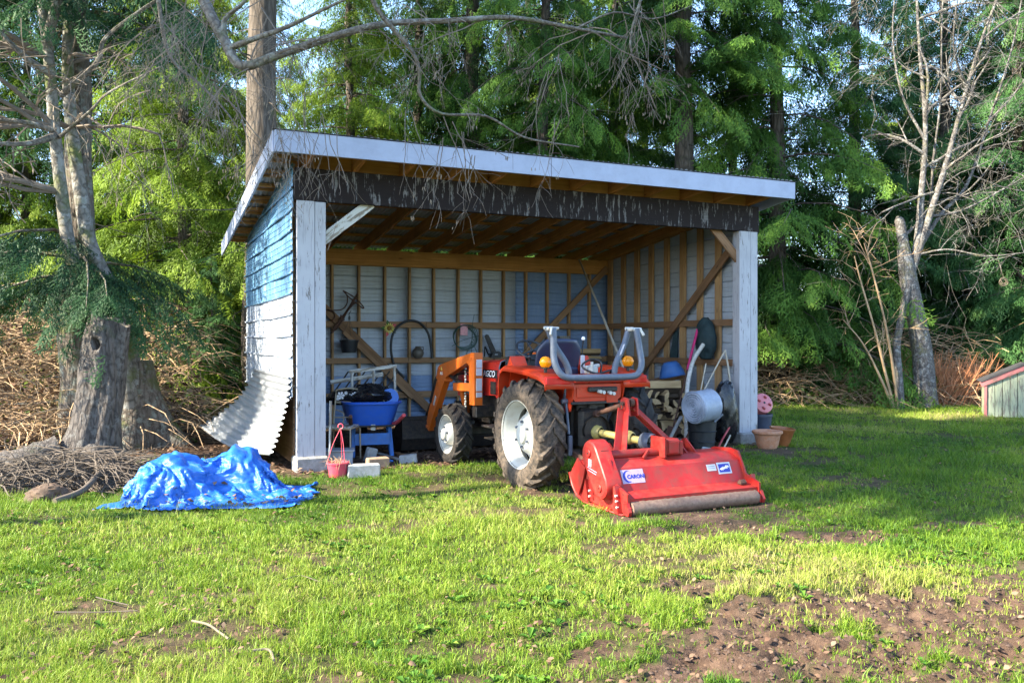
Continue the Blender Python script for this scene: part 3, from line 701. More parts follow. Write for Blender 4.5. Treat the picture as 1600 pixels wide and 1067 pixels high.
# drive train
tp('transmission', 'black_iron', MB().box((0, .35, .62), (.36, 1.5, .42), .04).box((0, 1.35, .68), (.32, .8, .36), .03).box((0, .75, .40), (.30, .5, .16), .03))
tp('axle_housing', 'black_iron', MB().cyl((-.42, 0, .56), (.42, 0, .56), .12, None, 14).box((0, -.12, .62), (.40, .34, .44), .04), 40)
tp('engine', 'black_iron', MB().box((0, 1.7, .72), (.40, .95, .40), .03).cyl((-.22, 1.75, .62), (.22, 1.75, .62), .09, None, 12), 40)
tp('front_axle', 'black_iron', MB().box((0, 1.98, .40), (.86, .14, .13), .02).box((0, 2.0, .50), (.2, .6, .14), .02))
tp('front_frame', 'black_iron', MB().box((-.2, 2.1, .58), (.04, 1.0, .14), .005).box((.2, 2.1, .58), (.04, 1.0, .14), .005).box((0, 2.58, .62), (.5, .05, .2), .01))
tp('footplate', 'black_iron', MB().box((-.42, .82, .55), (.36, .42, .025), .004).box((-.52, .86, .42), (.16, .2, .018), .004).beam((-.52, .86, .42), (-.5, .86, .55), .02, .02).box((.42, .82, .55), (.36, .42, .025), .004))
# hood
def hoodsec(y, w_, z0, z1): return [(-w_, y, z0), (-w_, y, z1 - .09), (-w_ * .93, y, z1 - .03), (-w_ * .6, y, z1), (w_ * .6, y, z1), (w_ * .93, y, z1 - .03), (w_, y, z1 - .09), (w_, y, z0)]
secs = [hoodsec(1.20, .285, .87, 1.29), hoodsec(1.6, .285, .85, 1.275), hoodsec(2.2, .275, .83, 1.235), hoodsec(2.42, .265, .81, 1.20), hoodsec(2.50, .24, .80, 1.14)]
hood = tp('hood', 'hood_red', MB().grid(secs).add(secs[-1], [tuple(range(8))[::-1]]), 40)
tp('hood_trim', 'grey_steel', MB().tube(secs[0], .008, 6), None, hood)
tp('hood_panel', 'black_print', MB().box((-.289, 1.62, 1.115), (.008, .74, .095), .002), None, hood)
tp('hood_vent', 'black_iron', MB().box((-.289, 1.36, .95), (.008, .14, .15), .002).box((-.291, 1.36, .98), (.006, .12, .012)).box((-.291, 1.36, .95), (.006, .12, .012)), None, hood)
tp('hood_vent', 'black_iron', MB().box((-.289, 1.95, .94), (.008, .5, .12), .002), None, hood)
text('lettering', 'AGCO', .105, frame((-.295, 1.46, 1.113), (0, -1, 0), (0, 0, 1)), 'white_print', hood, .001, 'CENTER', .15, 1.05)
tp('grille', 'black_iron', MB().box((0, 2.51, .97), (.42, .02, .28), .005), None, hood)
tp('battery_panel', 'hood_red', MB().box((-.26, 1.26, .96), (.05, .09, .26), .015))
# dash, steering wheel, levers
tp('dash', 'black_plastic', MB().box((0, 1.10, 1.16), (.46, .2, .34), .04).box((0, 1.02, 1.32), (.30, .12, .06), .02))
sw = MB().tube(arc((0, .92, 1.40), .19, 0, 2 * math.pi, 28, (1, 0, 0), (0, .82, .57))[:-1], .014, 8, closed=True)
for a in (90, 210, 330): sw.cyl((0, .92, 1.40), Vector((0, .92, 1.40)) + Vector((1, 0, 0)) * .19 * math.cos(R(a)) + Vector((0, .82, .57)) * .19 * math.sin(R(a)), .01, None, 6)
sw.cyl((0, .92, 1.40), (0, 1.08, 1.24), .018, None, 8); tp('steering_wheel', 'black_plastic', sw, 40)
for x, y, z in ((.30, .30, 1.53), (-.31, .42, 1.33), (.24, .62, 1.3)):
    lv = tp('lever', 'dark_metal', MB().tube([(x, y + .04, .98), (x, y + .02, z - .1), (x, y, z)], .007, 6))
    tp('knob', 'white_print' if z > 1.5 else 'black_plastic', MB().lathe([(0, -.022), (.018, -.012), (.022, .004), (.013, .02), (0, .024)], 10, Matrix.Translation((x, y, z))), 60, lv)
# fenders
for sx in (-1, 1):
    pts = [(.53, .84), (.535, 1.05), (.50, 1.20), (.42, 1.235), (.20, 1.228), (-.10, 1.205), (-.36, 1.165), (-.46, 1.09), (-.47, 1.03)]
    P = [[(sx * .30, y, z), (sx * .60, y, z + .002), (sx * .627, y, z - .012), (sx * .63, y, z - .05 if z > 1.1 else z - .01)] for y, z in pts]
    mat = 'tractor_orange' if sx < 0 else 'grey_steel'
    f = tp('fender', 'tractor_orange', MB().grid(P if sx < 0 else [r_[::-1] for r_ in P]), 35); md = f.modifiers.new('t', 'SOLIDIFY'); md.thickness = .008
    inn = MB().prism([(y, z) for y, z in pts] + [(-.40, .80), (.1, .72), (.50, .72)], .012, Matrix(((0, 1, 0, sx * .30), (1, 0, 0, 0), (0, 0, 1, 0), (0, 0, 0, 1))))
    tp('fender_side', 'tractor_orange', inn, None, f)
    tp('fender_shield', 'tractor_orange', MB().prism([(.52, .84), (.66, .84), (.64, 1.12), (.52, 1.34), (.45, 1.24), (.52, 1.1)], .18, Matrix(((0, 1, 0, -.50 if sx < 0 else .32), (1, 0, 0, 0), (0, 0, 1, 0), (0, 0, 0, 1)))), None, f)
    tp('sticker', 'sticker', MB().box((sx * .41, .515, 1.09), (.14, .004, .05), .001, None), None, f) if sx > 0 else tp('sticker', 'sticker', MB().box((-.503, .59, 1.06), (.004, .08, .045), .001), None, f)
    lp = tp('amber_light', 'amber_lens', MB().lathe([(.0, -.062), (.03, -.055), (.052, -.035), (.064, 0), (.052, .035), (.03, .055), (0, .062)], 20, Matrix.Translation((sx * .50, -.26, 1.29))), 80)
    tp('lamp_bracket', 'black_iron', MB().cyl((sx * .50, -.26, 1.19), (sx * .50, -.26, 1.24), .018, None, 8).cyl((sx * .50, -.26, 1.228), (sx * .50, -.26, 1.24), .04, None, 14), 40, lp)
    tp('reflector', 'red_lens', MB().box((sx * .48, -.462, 1.115), (.28 if sx < 0 else .22, .03, .075), .01), None, f)
# rear body between the fenders
tp('rear_plate', 'hood_red', MB().box((.02, -.40, 1.125), (.60, .10, .09), .012).box((-.12, -.452, 1.13), (.11, .01, .05), .003))
tp('deck', 'tractor_orange', MB().box((0, .1, 1.08), (.60, .9, .05), .015))
body = [[(-.30, y, z1), (-.30, y, z0 + .06), (-.24, y - .0, z0), (.18, y, z0), (.28, y, z0 + .05), (.30, y, z1)] for y, z0, z1 in ((-.44, .88, 1.07), (.5, .86, 1.07))]
tp('tank_skirt', 'tractor_orange', MB().grid(body).add([(p[0], -.44, p[2]) for p in body[0]], [tuple(range(6))]).box((0, -.445, .99), (.5, .02, .10), .008).box((.17, -.45, .95), (.14, .012, .14), .006), 30)
tp('plate_sticker', 'black_print', MB().box((-.12, -.459, 1.13), (.10, .004, .042)))
tp('control_block', 'black_iron', MB().box((.04, -.47, 1.02), (.34, .05, .05), .01))
for i, x in enumerate((-.02, .02, .10, .14)): tp('coupler', 'rim_silver', MB().cyl((x, -.49, 1.0 - .008 * i), (x, -.535, 1.0 - .008 * i), .018, None, 10), 40)
# seat
sp = []
for i in range(9):
    t = i / 8; z = 1.17 + .36 * t; yb = .34 - .10 * t ** 1.5; hw = .29 - .02 * (2 * t - 1) ** 2 - .09 * max(0, t - .7) / .3
    sp.append([(hw * math.sin(a) * 1.0, yb + .06 * (1 - math.cos(a)) * 1.2 + .0, z) for a in [(-1.25 + 2.5 * k_ / 10) for k_ in range(11)]])
st = tp('seat_back', 'seat_vinyl', MB().grid(sp), 60); md = st.modifiers.new('t', 'SOLIDIFY'); md.thickness = .06; md.offset = 0; md = st.modifiers.new('s', 'SUBSURF'); md.levels = md.render_levels = 1
tp('seat', 'seat_vinyl', MB().box((0, .52, 1.17), (.48, .46, .10), .035).box((0, .52, 1.09), (.3, .3, .08), .02))
tp('seat_bracket', 'sticker', MB().box((.24, .22, 1.25), (.05, .02, .2), .004))
# folded roll bar: two fixed uprights and the hoop swung down behind
for sx in (-1, 1):
    x = sx * .47
    up = tp('roll_bar_post', 'grey_steel', MB().tube(bez([(sx * .30, -.10, .60), (sx * .285, -.26, .85), (sx * .27, -.33, 1.12), (sx * .30, -.33, 1.27), (sx * .42, -.30, 1.46), (sx * .485, -.29, 1.62)], 6), .034, 8), 50)
    tp('hinge', 'rim_silver', MB().box((sx * .49, -.35, 1.625), (.07, .15, .035), .008).cyl((sx * .44, -.30, 1.635), (sx * .54, -.30, 1.635), .016, None, 8).cyl((sx * .44, -.41, 1.63), (sx * .56, -.41, 1.63), .014, None, 8).beam((sx * .53, -.43, 1.63), (sx * .56, -.46, 1.56), .02, .03, .004), 40, up)
hp = [(-.50, -.41, 1.63), (-.505, -.425, 1.55), (-.52, -.45, 1.38), (-.515, -.48, 1.27), (-.47, -.50, 1.185), (-.38, -.51, 1.145), (-.1, -.515, 1.14)]
hp = hp + [(-a, b, c) for a, b, c in hp[::-1]]
tp('roll_bar_hoop', 'grey_steel', MB().tube(bez(hp, 6), .034, 8, up=(0, 1, 0)), 50)
tp('bar_sticker', 'sticker', MB().beam((.40, -.335, 1.47), (.33, -.365, 1.36), .006, .03, .001, (0, -1, .3)))
# tools and hoses left on the rear deck
tp('hose', 'hose_black', MB().tube(bez([(.16, -.25, 1.15), (.20, -.2, 1.28), (.10, -.15, 1.31), (-.02, -.18, 1.24), (.08, -.3, 1.17), (.24, -.32, 1.20), (.27, -.2, 1.12)], 6), .011, 6), 60)
tp('valve', 'rim_silver', MB().box((.08, -.2, 1.20), (.13, .1, .09), .02).cyl((.0, -.22, 1.23), (.16, -.22, 1.25), .02, None, 8).cyl((.05, -.26, 1.17), (.05, -.26, 1.29), .016, None, 8))
# three-point hitch
for sx in (-1, 1):
    la = tp('lower_link', 'rust_iron', MB().beam((sx * .24, -.12, .42), (sx * .34, -.88, .33), .025, .06, .006).cyl((sx * .30, -.88, .33), (sx * .38, -.88, .33), .04, None, 12), 40)
    lr = tp('lift_rod', 'grey_steel', MB().tube([(sx * .31, -.34, .90), (sx * .325, -.42, .58)], .014, 8).box((sx * .33, -.45, .47), (.045, .03, .20), .006).cyl((sx * .27, -.34, .90), (sx * .36, -.34, .90), .026, None, 10), 40)
    tp('lift_arm', 'black_iron', MB().beam((sx * .25, -.10, .88), (sx * .29, -.36, .905), .03, .06, .006))
    tp('stabilizer_chain', 'rust_iron', MB().tube([(sx * .20, -.22, .36), (sx * .33, -.7, .36)], .012, 6))
tp('pto_shield', 'black_iron', MB().lathe([(.13, 0), (.15, .10), (.155, .16)], 18, Matrix.Translation((0, -.28, .60)) @ Matrix.Rotation(R(90), 4, 'X'), R(-20), R(200)), 50)
tp('rear_casting', 'dark_metal', MB().box((0, -.30, .70), (.34, .06, .34), .02).box((.0, -.34, .84), (.10, .06, .12), .01).cyl((-.11, -.34, .76), (-.11, -.38, .76), .03, None, 10).box((0, -.33, .42), (.12, .3, .05), .01).box((0, -.44, .885), (.62, .03, .03), .006))
tl = tp('top_link', 'rust_iron', MB().tube([(.0, -.36, .76), (.02, -.52, .80), (.04, -.9, .90)], [.018, .026, .026], 10).cyl((.0, -.34, .75), (.0, -.44, .775), .034, None, 10), 50)
# loader
for sx in (-1, 1):
    x = sx * .415
    ld = tp('loader_upright', 'loader_orange', MB().prism([(1.50, .74), (1.64, .74), (1.66, 1.15), (1.60, 1.365), (1.49, 1.365), (1.49, 1.2)], .105, Matrix(((0, 1, 0, x - .052), (1, 0, 0, 0), (0, 0, 1, 0), (0, 0, 0, 1)))))
    for (z, hh) in ((1.235, .10), (1.135, .085), (.985, .15), (.865, .06)): tp('sticker', 'sticker', MB().box((x + .005, 1.487 if z > 1.19 else 1.4895, z), (.075, .006, hh), .0015), None, ld)
    arm = [(1.64, 1.36), (1.58, 1.27), (1.66, 1.20), (1.75, 1.24), (2.38, 1.05), (2.50, .92), (2.98, .30), (3.10, .36), (2.72, 1.0), (2.66, 1.16), (2.58, 1.20)]
    am = tp('loader_arm', 'loader_orange', MB().prism(arm, .085, Matrix(((0, 1, 0, x - .0425), (1, 0, 0, 0), (0, 0, 1, 0), (0, 0, 0, 1)))))
    for (y, z) in ((1.60, 1.30), (2.62, .98), (2.42, 1.00), (2.60, 1.14), (3.02, .36)): tp('pin', 'rust_iron' if sx > 0 else 'loader_orange', MB().cyl((x - .06, y, z), (x + .06, y, z), .022, None, 12), 40, am)
    tp('loader_frame', 'loader_orange', MB().beam((x, 1.60, .95), (x, 2.18, .93), .07, .10, .006).beam((x * .8, 2.15, .93), (x * .55, 2.2, .60), .06, .10, .006), None, ld); tp('loader_mount', 'black_iron', MB().box((x * .7, 1.57, .66), (.3, .12, .14), .01), None, ld)
    tp('lift_cylinder', 'black_iron', MB().cyl((x, 1.60, .85), (x, 2.1, 1.0), .035, None, 12).cyl((x, 2.1, 1.0), (x, 2.42, 1.08), .02, None, 10), 40, ld)
    tp('tilt_cylinder', 'black_iron', MB().cyl((x - .03, 2.70, 1.02), (x - .03, 2.90, .70), .033, None, 12).cyl((x - .03, 2.9, .70), (x - .03, 3.16, .42), .018, None, 10), 40, am)
    if sx < 0:
        text('lettering', 'ALS', .055, frame((x - .0445, 2.53, 1.085), (0, -1, 0), (0, .0, 1)), 'white_print', am, .001)
        tp('badge', 'petal', MB().prism([(2.50, 1.13), (2.55, 1.13), (2.53, 1.175)], .003, Matrix(((0, 1, 0, x - .0455), (1, 0, 0, 0), (0, 0, 1, 0), (0, 0, 0, 1)))), None, am)
        tp('sticker', 'sticker', MB().beam((x - .0445, 2.72, .78), (x - .0445, 2.80, .66), .004, .04, .001), None, am)
tp('loader_crossbar', 'loader_orange', MB().cyl((-.38, 2.86, .52), (.38, 2.86, .52), .045, None, 12), 40)
tp('hose', 'hose_black', MB().tube(bez([(-.36, 1.55, .9), (-.34, 1.9, 1.12), (-.36, 2.3, 1.12), (-.37, 2.6, 1.0), (-.36, 2.75, .85)], 6), .012, 6).tube(bez([(-.33, 1.55, .88), (-.31, 1.9, 1.07), (-.33, 2.3, 1.08), (-.34, 2.62, .95), (-.33, 2.78, .8)], 6), .012, 6), 60)
ch = MB()
for i in range(16): ch.box((-.345, 2.02 + .012 * (i % 2), 1.16 - i * .034), (.022, .03, .026), .006)
tp('chain', 'rim_silver', ch)
bk = MB(); sec = [(3.05, .50), (3.02, .20), (3.10, .04), (3.62, .02), (3.62, .045), (3.14, .07), (3.06, .22), (3.09, .49)]
bk.prism(sec, 1.62, Matrix(((0, 1, 0, -.81), (1, 0, 0, 0), (0, 0, 1, 0), (0, 0, 0, 1))))
for x in (-.81, .785): bk.prism([(3.06, .49), (3.03, .20), (3.11, .05), (3.62, .03), (3.5, .2), (3.12, .5)], .025, Matrix(((0, 1, 0, x), (1, 0, 0, 0), (0, 0, 1, 0), (0, 0, 0, 1))))
tp('bucket', 'dark_metal', bk); tp('bucket_lip', 'dark_metal', MB().box((0, 3.04, .47), (1.6, .02, .05), .004))

# ---------------------------------------------------------------- flail mower behind the tractor
WO, WA = Vector((.955, 7.22, 0)), R(25.5)
mo = thing('flail_mower', 'red flail mower with roller hitched behind the tractor', 'mower', WO, WA)
def mp(name, mat, mb, smooth=None, parent=None): return mb.build(name, mat, parent or mo, smooth)
YZ = lambda x: Matrix(((0, 1, 0, x), (1, 0, 0, 0), (0, 0, 1, 0), (0, 0, 0, 1)))
WM = 1.46
sec = [(-.02, .155), (.13, .19), (.22, .38), (.36, .445), (.62, .44), (.78, .34), (.80, .22), (.785, .22), (.765, .33), (.61, .425), (.365, .43), (.235, .368), (.145, .178), (-.02, .143)]
deck = mp('deck', 'mower_red', MB().prism(sec, WM - .05, YZ(.03)))
mp('rear_lip', 'mower_red', MB().box((WM / 2 + .005, -.03, .135), (WM - .03, .02, .055), .004), None, deck)
mp('rubber_flap', 'black_plastic', MB().box((WM / 2, -.0, .10), (WM - .12, .012, .07), .002), None, deck)
# end plates
for x in (.0, WM - .022):
    pl = mp('end_plate', 'mower_red', MB().prism([(-.06, .04), (-.055, .20), (.13, .26), (.24, .46), (.36, .475), (.60, .46), (.82, .34), (.84, .12), (.74, .05), (.3, .03)], .02, YZ(x)))
    mp('skid', 'rust_iron' if x else 'mower_red', MB().grid([[(x - .035, y, z), (x + .05, y, z)] for y, z in ((-.02, .015), (.3, .012), (.62, .02), (.76, .06), (.85, .15), (.90, .26))]), 50, pl).modifiers.new('t', 'SOLIDIFY').thickness = .012
    mp('skid_brace', 'mower_red', MB().prism([(.02, .03), (.10, .03), (.10, .25), (.075, .26)], .045, YZ(x - .045 if x < 1 else x + .022)), None, pl)
    mp('skid_brace', 'mower_red', MB().prism([(.55, .04), (.66, .05), (.60, .24)], .03, YZ(x - .03 if x < 1 else x + .022)), None, pl)
    for (y, z) in ((.04, .08), (.05, .13), (.058, .175), (.5, .1), (.5, .15)): mp('bolt', 'rim_silver', MB().cyl((x - .05 if x < 1 else x + .03, y, z), (x - .03 if x < 1 else x + .06, y, z), .010, None, 8), None, pl)
    mp('adjust_plate', 'mower_red', MB().prism([(-.10, .055), (-.085, .02), (-.02, .02), (.0, .05), (.0, .12), (-.06, .13)], .03, YZ(x - .012 if x < 1 else x + .01)), None, pl)
    mp('hole', 'black_iron', MB().cyl((x - .002 if x < 1 else x + .02, .01, .19), (x - .0 if x < 1 else x + .024, .01, .19), .011, None, 10), None, pl)
    mp('flange', 'mower_red', MB().prism([(.62, .40), (.74, .40), (.86, .30), (.88, .20), (.80, .14), (.66, .30)], .03, YZ(x - .018 if x < 1 else x + .012)), None, pl)
# belt cover on the near end
def capsule(y0, z0, r0, y1, z1, r1, n=14):
    d = math.atan2(z1 - z0, y1 - y0); off = math.acos((r0 - r1) / math.hypot(y1 - y0, z1 - z0)); out = []
    for k_ in range(n + 1):
        a = d + off + (2 * math.pi - 2 * off) * k_ / n; out.append((y0 + r0 * math.cos(a), z0 + r0 * math.sin(a)))
    for k_ in range(n + 1):
        a = d - off + (2 * off) * k_ / n; out.append((y1 + r1 * math.cos(a), z1 + r1 * math.sin(a)))
    return out
cv = capsule(.25, .235, .125, .43, .485, .135)
def insetpoly(p, s_):
    cy = sum(a for a, b in p) / len(p); cz = sum(b for a, b in p) / len(p); return [(cy + (a - cy) * s_, cz + (b - cz) * s_) for a, b in p]
rings = [[(.06, y, z) for y, z in cv], [(-.06, y, z) for y, z in cv], [(-.082, y, z) for y, z in insetpoly(cv, .965)], [(-.09, y, z) for y, z in insetpoly(cv, .88)]]
mb = MB().grid([r_ + [r_[0]] for r_ in rings]); mb.add(rings[-1], [tuple(range(len(cv)))[::-1]])
bc = mp('belt_cover', 'mower_red', mb, 40)
for (y, z) in ((.245, .215), (.43, .50)): mp('hub_plate', 'mower_red', MB().lathe([(.036, 0), (.036, .012), (.03, .016), (0, .016)], 16, frame((-.088, y, z), (0, -1, 0), (0, 0, 1))), 30, bc); mp('hub_hole', 'black_iron', MB().cyl((-.104, y, z), (-.107, y, z), .009, None, 10), None, bc)
mp('sticker', 'sticker', MB().box((-.092, .41, .415), (.003, .05, .065), .001), None, bc)
mp('worn_decal', 'decal_mauve', MB().beam((-.0925, .45, .375), (-.0925, .29, .345), .003, .006, .001).beam((-.0925, .44, .35), (-.0925, .30, .325), .003, .006, .001), None, bc)
for i in range(7): mp('vent_slot', 'black_iron', MB().beam((-.045, .30 + .035 * 0 - .004 * (6 - i), .43 + i * .020 - .02), (.035, .30 - .004 * (6 - i), .43 + i * .020 - .02), .006, .008, .001), None, bc)
mp('bracket', 'mower_red', MB().prism([(.60, .34), (.74, .42), (.88, .24), (.80, .10), (.72, .08), (.64, .22)], .014, YZ(-.03)), None, bc)
# roller
mp('roller', 'roller_steel', MB().lathe([(0, .0), (.05, .0), (.066, .006)] + [(.066 + .0022 * math.sin(i * 2.7) + .001 * math.sin(i * 7.1), .03 + i * (WM - .12) / 40) for i in range(41)] + [(.066, WM - .085), (.05, WM - .08), (0, WM - .08)], 24, Matrix.Translation((.035, -.035, .068)) @ Matrix.Rotation(R(90), 4, 'Y')), 50)
mp('roller_bearing', 'mower_red', MB().box((.018, -.035, .06), (.03, .10, .07), .01).box((WM - .03, -.035, .06), (.03, .10, .07), .01))
# A-frame headstock
apex = (.50, .68, .86)
for x, y, z in ((.28, .44, .44), (.98, .58, .44)):
    d = Vector(apex) - Vector((x, y, z)); lg = MB().beam((x, y, z), (apex[0] + (-.03 if x < .5 else .03), apex[1], apex[2]), .012, .085, .002, (0, -1, 0))
    lg.beam(Vector((x, y, z)) + Vector((-.04 if x < .5 else .04, .04, 0)), Vector((apex[0] + (-.06 if x < .5 else .06), apex[1] + .03, apex[2])), .012, .085, .002, (1, 0, 0)); mp('mast_leg', 'mower_red', lg)
for x in (.45, .55): mp('mast_plate', 'mower_red', MB().prism([(.60, .80), (.74, .78), (.75, .94), (.70, .97), (.62, .96)], .014, YZ(x)))
mp('mast_pin', 'rust_iron', MB().cyl((.42, .69, .91), (.60, .69, .91), .018, None, 10).cyl((.49, .66, .92), (.53, .66, .92), .04, None, 12).tube(arc((.42, .69, .89), .03, 0, 5, 8, (0, 1, 0)), .005, 6), 40)
mp('drive_tube', 'mower_red', MB().cyl((.06, .40, .475), (.62, .40, .475), .042, None, 16).box((.3, .42, .435), (.55, .16, .02), .004).beam((.42, .32, .44), (.50, .36, .50), .02, .03, .004), 40)
mp('gearbox', 'mower_red', MB().box((.74, .40, .525), (.15, .20, .15), .015).box((.735, .292, .525), (.11, .02, .11), .006).box((.635, .39, .525), (.03, .22, .19), .006).box((.845, .40, .51), (.05, .16, .13), .01).cyl((.74, .5, .53), (.74, .57, .53), .05, None, 14), 40)
mp('gearbox_guard', 'grey_steel', MB().lathe([(.075, 0), (.085, .04), (.085, .14), (.07, .16)], 16, Matrix.Translation((.70, .56, .54)) @ Matrix.Rotation(R(-90), 4, 'X')), 40)
mp('hitch_bracket', 'mower_red', MB().prism([(.40, .43), (.70, .43), (.66, .53), (.56, .55)], .014, YZ(.98)).prism([(.42, .43), (.70, .43), (.66, .55), (.60, .56)], .014, YZ(1.10)))
mp('hitch_bracket', 'mower_red', MB().prism([(.5, .43), (.84, .34), (.84, .48), (.66, .55)], .014, YZ(.26)))
# drive shaft with yellow guards
sh = mp('drive_shaft', 'pto_yellow', MB().cyl((.68, .72, .54), (.50, 1.28, .58), .036, None, 14).lathe([(.04, 0), (.062, .03), (.066, .07), (.07, .11), (.058, .15), (.045, .16)], 16, frame((.60, .98, .56), (1, .3, 0), (0, 0, 1)) @ Matrix.Identity(4)).lathe([(.05, 0), (.075, .04), (.078, .10), (.066, .15), (.05, .17)], 18, frame((.47, 1.38, .58), (.95, .3, .0), (0, 0, 1))), 50)
# decals on the sloping face
fx = frame((.24, .165, .300), (1, 0, 0), (0, .09, .19)); nrm = lambda x, t, o=.004: Vector((x, .13 + .09 * t, .19 + .19 * t)) + Vector((0, -.19, .09)).normalized() * o
dm = lambda x, t, o=.004: frame(nrm(x, t, o), (1, 0, 0), (0, .09, .19))
mp('decal', 'decal_mauve', MB().box((0, 0, 0), (.235, .125, .001), 0, dm(.215, .62, .0015)), None, deck)
mp('decal_ring', 'decal_blue', MB().add(*(lambda o, i: (o + i, [(a, a + 1, a + 17, a + 16) for a in range(15)]))([(math.cos(R(65 + k_ * 15)) * .053, math.sin(R(65 + k_ * 15)) * .055, 0) for k_ in range(16)], [(.006 + math.cos(R(65 + k_ * 15)) * (.049 - .012 * math.sin(math.pi * k_ / 15)), .004 + math.sin(R(65 + k_ * 15)) * (.051 - .012 * math.sin(math.pi * k_ / 15)), 0) for k_ in range(16)]), dm(.165, .62, .003)), None, deck)
text('lettering', 'CARONI', .048, dm(.245, .60, .0032), 'decal_blue', deck, .0006, 'CENTER', .1, 1.02, .0016)
mp('decal', 'sticker', MB().box((0, 0, 0), (.105, .062, .001), 0, dm(1.09, .72, .0015)), None, deck)
mp('decal_print', 'grey_steel', MB().box((0, .012, 0), (.08, .004, .0006), 0, dm(1.09, .72, .0035)).box((0, -.008, 0), (.08, .003, .0006), 0, dm(1.09, .72, .0035)), None, deck)
mp('decal', 'sticker', MB().box((0, 0, 0), (.155, .11, .001), 0, dm(1.235, .66, .0015)), None, deck)
mp('decal_field', 'decal_blue', MB().box((0, 0, 0), (.125, .08, .0008), 0, dm(1.235, .66, .003)), None, deck)
sq = MB(); sq.tube([dm(1.235, .66, .0045) @ Vector((-.052 + .104 * i / 40, -.014 + .028 * i / 40 + .014 * math.sin(i * .95) * (1 - .3 * math.sin(i * .37)), 0)) for i in range(41)], .0028, 5)
mp('decal_script', 'white_print', sq, None, deck)
mp('lug', 'rust_iron', MB().box((WM - .12, .06, .19), (.08, .05, .03), .008).cyl((WM - .15, .06, .2), (WM - .09, .06, .2), .02, None, 10), None, deck)
# ---------------------------------------------------------------- things in and round the shed
def one(name, label, cat, mb, mat, smooth=None, group=None, loc=None, rz=0, rot=None):
    o = mb.build(name, mat, None, smooth)
    if loc is not None: o.location = loc
    o.rotation_euler = rot if rot else (0, 0, rz)
    return tag(o, label, cat, group)
def crumple(c, rad, seed, amp=.22, nu=40, nv=26, flat=.0, sharp=True):
    """a crumpled bag-like closed surface"""
    th = np.linspace(0, 2 * np.pi, nu, endpoint=False)[:, None]; ph = np.linspace(.02, np.pi - .02, nv)[None]
    x, y, z = np.cos(th) * np.sin(ph), np.sin(th) * np.sin(ph), np.cos(ph) + 0 * th
    d = 0; r_ = np.random.default_rng(seed)
    for o_ in range(14):
        k_ = r_.normal(size=3); k_ /= np.linalg.norm(k_); f = 1.6 * 1.28 ** o_; d = d + (np.abs(np.sin(f * (x * k_[0] + y * k_[1] + z * k_[2]) + r_.random() * 6 + .8 * d)) - .5) / (1 + .42 * o_)
    s_ = 1 + amp * d; P = np.stack([x * rad[0] * s_, y * rad[1] * s_, np.maximum(z * rad[2] * s_, -rad[2] * (1 - flat))], -1) + np.array(c)
    mb = MB(); mb.grid([[tuple(q) for q in row] for row in P], True); n = len(mb.v); mb.add([tuple(P[:, 0].mean(0)), tuple(P[:, -1].mean(0))], [])
    for i in range(nu):
        j = (i + 1) % nu; mb.f += [(j * nv, i * nv, n), (i * nv + nv - 1, j * nv + nv - 1, n + 1)]
    return mb
def pot(rb, rt, h, rim=.012, rh=.03, th=.01): return [(0, .004), (rb * .98, 0), (rb, .008), (rt - rim, h - rh), (rt, h - rh), (rt + .002, h - .004), (rt - .004, h), (rt - th - rim, h - .004), (rb - th, .02), (0, .02)]
# wheelbarrow
wb0 = gr(583, 716); wb = thing('wheelbarrow', 'blue plastic wheelbarrow heaped with junk behind the left post', 'wheelbarrow', (wb0.x, wb0.y, 0), R(17))
def rr_sec(hx, hy, cy, z, ex=4.5, n=40):
    out = []
    for i in range(n):
        a = 2 * math.pi * i / n; c, s_ = math.cos(a), math.sin(a); q = (abs(c) ** ex + abs(s_) ** ex) ** (-1 / ex); out.append((hx * c * q, cy + hy * s_ * q, z))
    return out
ts = [rr_sec(.27, .34, .36, .42), rr_sec(.28, .36, .36, .425), rr_sec(.355, .50, .38, .69), rr_sec(.385, .53, .38, .70), rr_sec(.39, .535, .38, .725), rr_sec(.375, .52, .38, .732), rr_sec(.345, .49, .38, .715), rr_sec(.27, .35, .36, .45)]
t_ = MB().grid([[s_[i] for s_ in ts] for i in range(40)], True); t_.f += [tuple(i * 8 for i in range(40))[::-1], tuple(i * 8 + 7 for i in range(40))]
t_.build('tub', 'tub_blue', wb, 40)
for sx, m_ in ((-1, 'rust_iron'), (1, 'handle_red')):
    h_ = MB().tube(bez([(sx * .10, .95, .33), (sx * .19, .5, .40), (sx * .28, .0, .44), (sx * .33, -.40, .58)], 5), .024, 10); h_.build('handle', m_, wb, 50)
    MB().beam((sx * .23, .16, .42), (sx * .25, .04, .012), .05, .035, .006).build('leg', 'frame_blue', wb); MB().beam((sx * .235, .34, .41), (sx * .25, .10, .012), .05, .03, .006).build('leg', 'frame_blue', wb)
MB().box((0, .075, .24), (.46, .02, .15), .004).build('leg_brace', 'frame_blue', wb)
MB().tube([(-.26, -.02, .415), (.26, -.02, .415)], .012, 8).build('crossbar', 'dark_metal', wb); MB().box((0, .01, .40), (.06, .03, .08), .004).build('bracket', 'rim_silver', wb)
wl = MB().lathe([(.05, -.03), (.12, -.035), (.17, -.04), (.19, -.02), (.19, .02), (.17, .04), (.12, .035), (.05, .03)], 24, Matrix.Translation((0, 1.02, .19)) @ Matrix.Rotation(R(90), 4, 'Y')); wl.build('wheel', 'tyre_dark', wb, 40)
def W(x, y, z): return wb.matrix_basis @ Vector((x, y, z))
wb.matrix_basis  # placed by location and rotation above
MW = Matrix.Translation(wb.location) @ Matrix.Rotation(R(17), 4, 'Z'); W = lambda x, y, z: MW @ Vector((x, y, z))
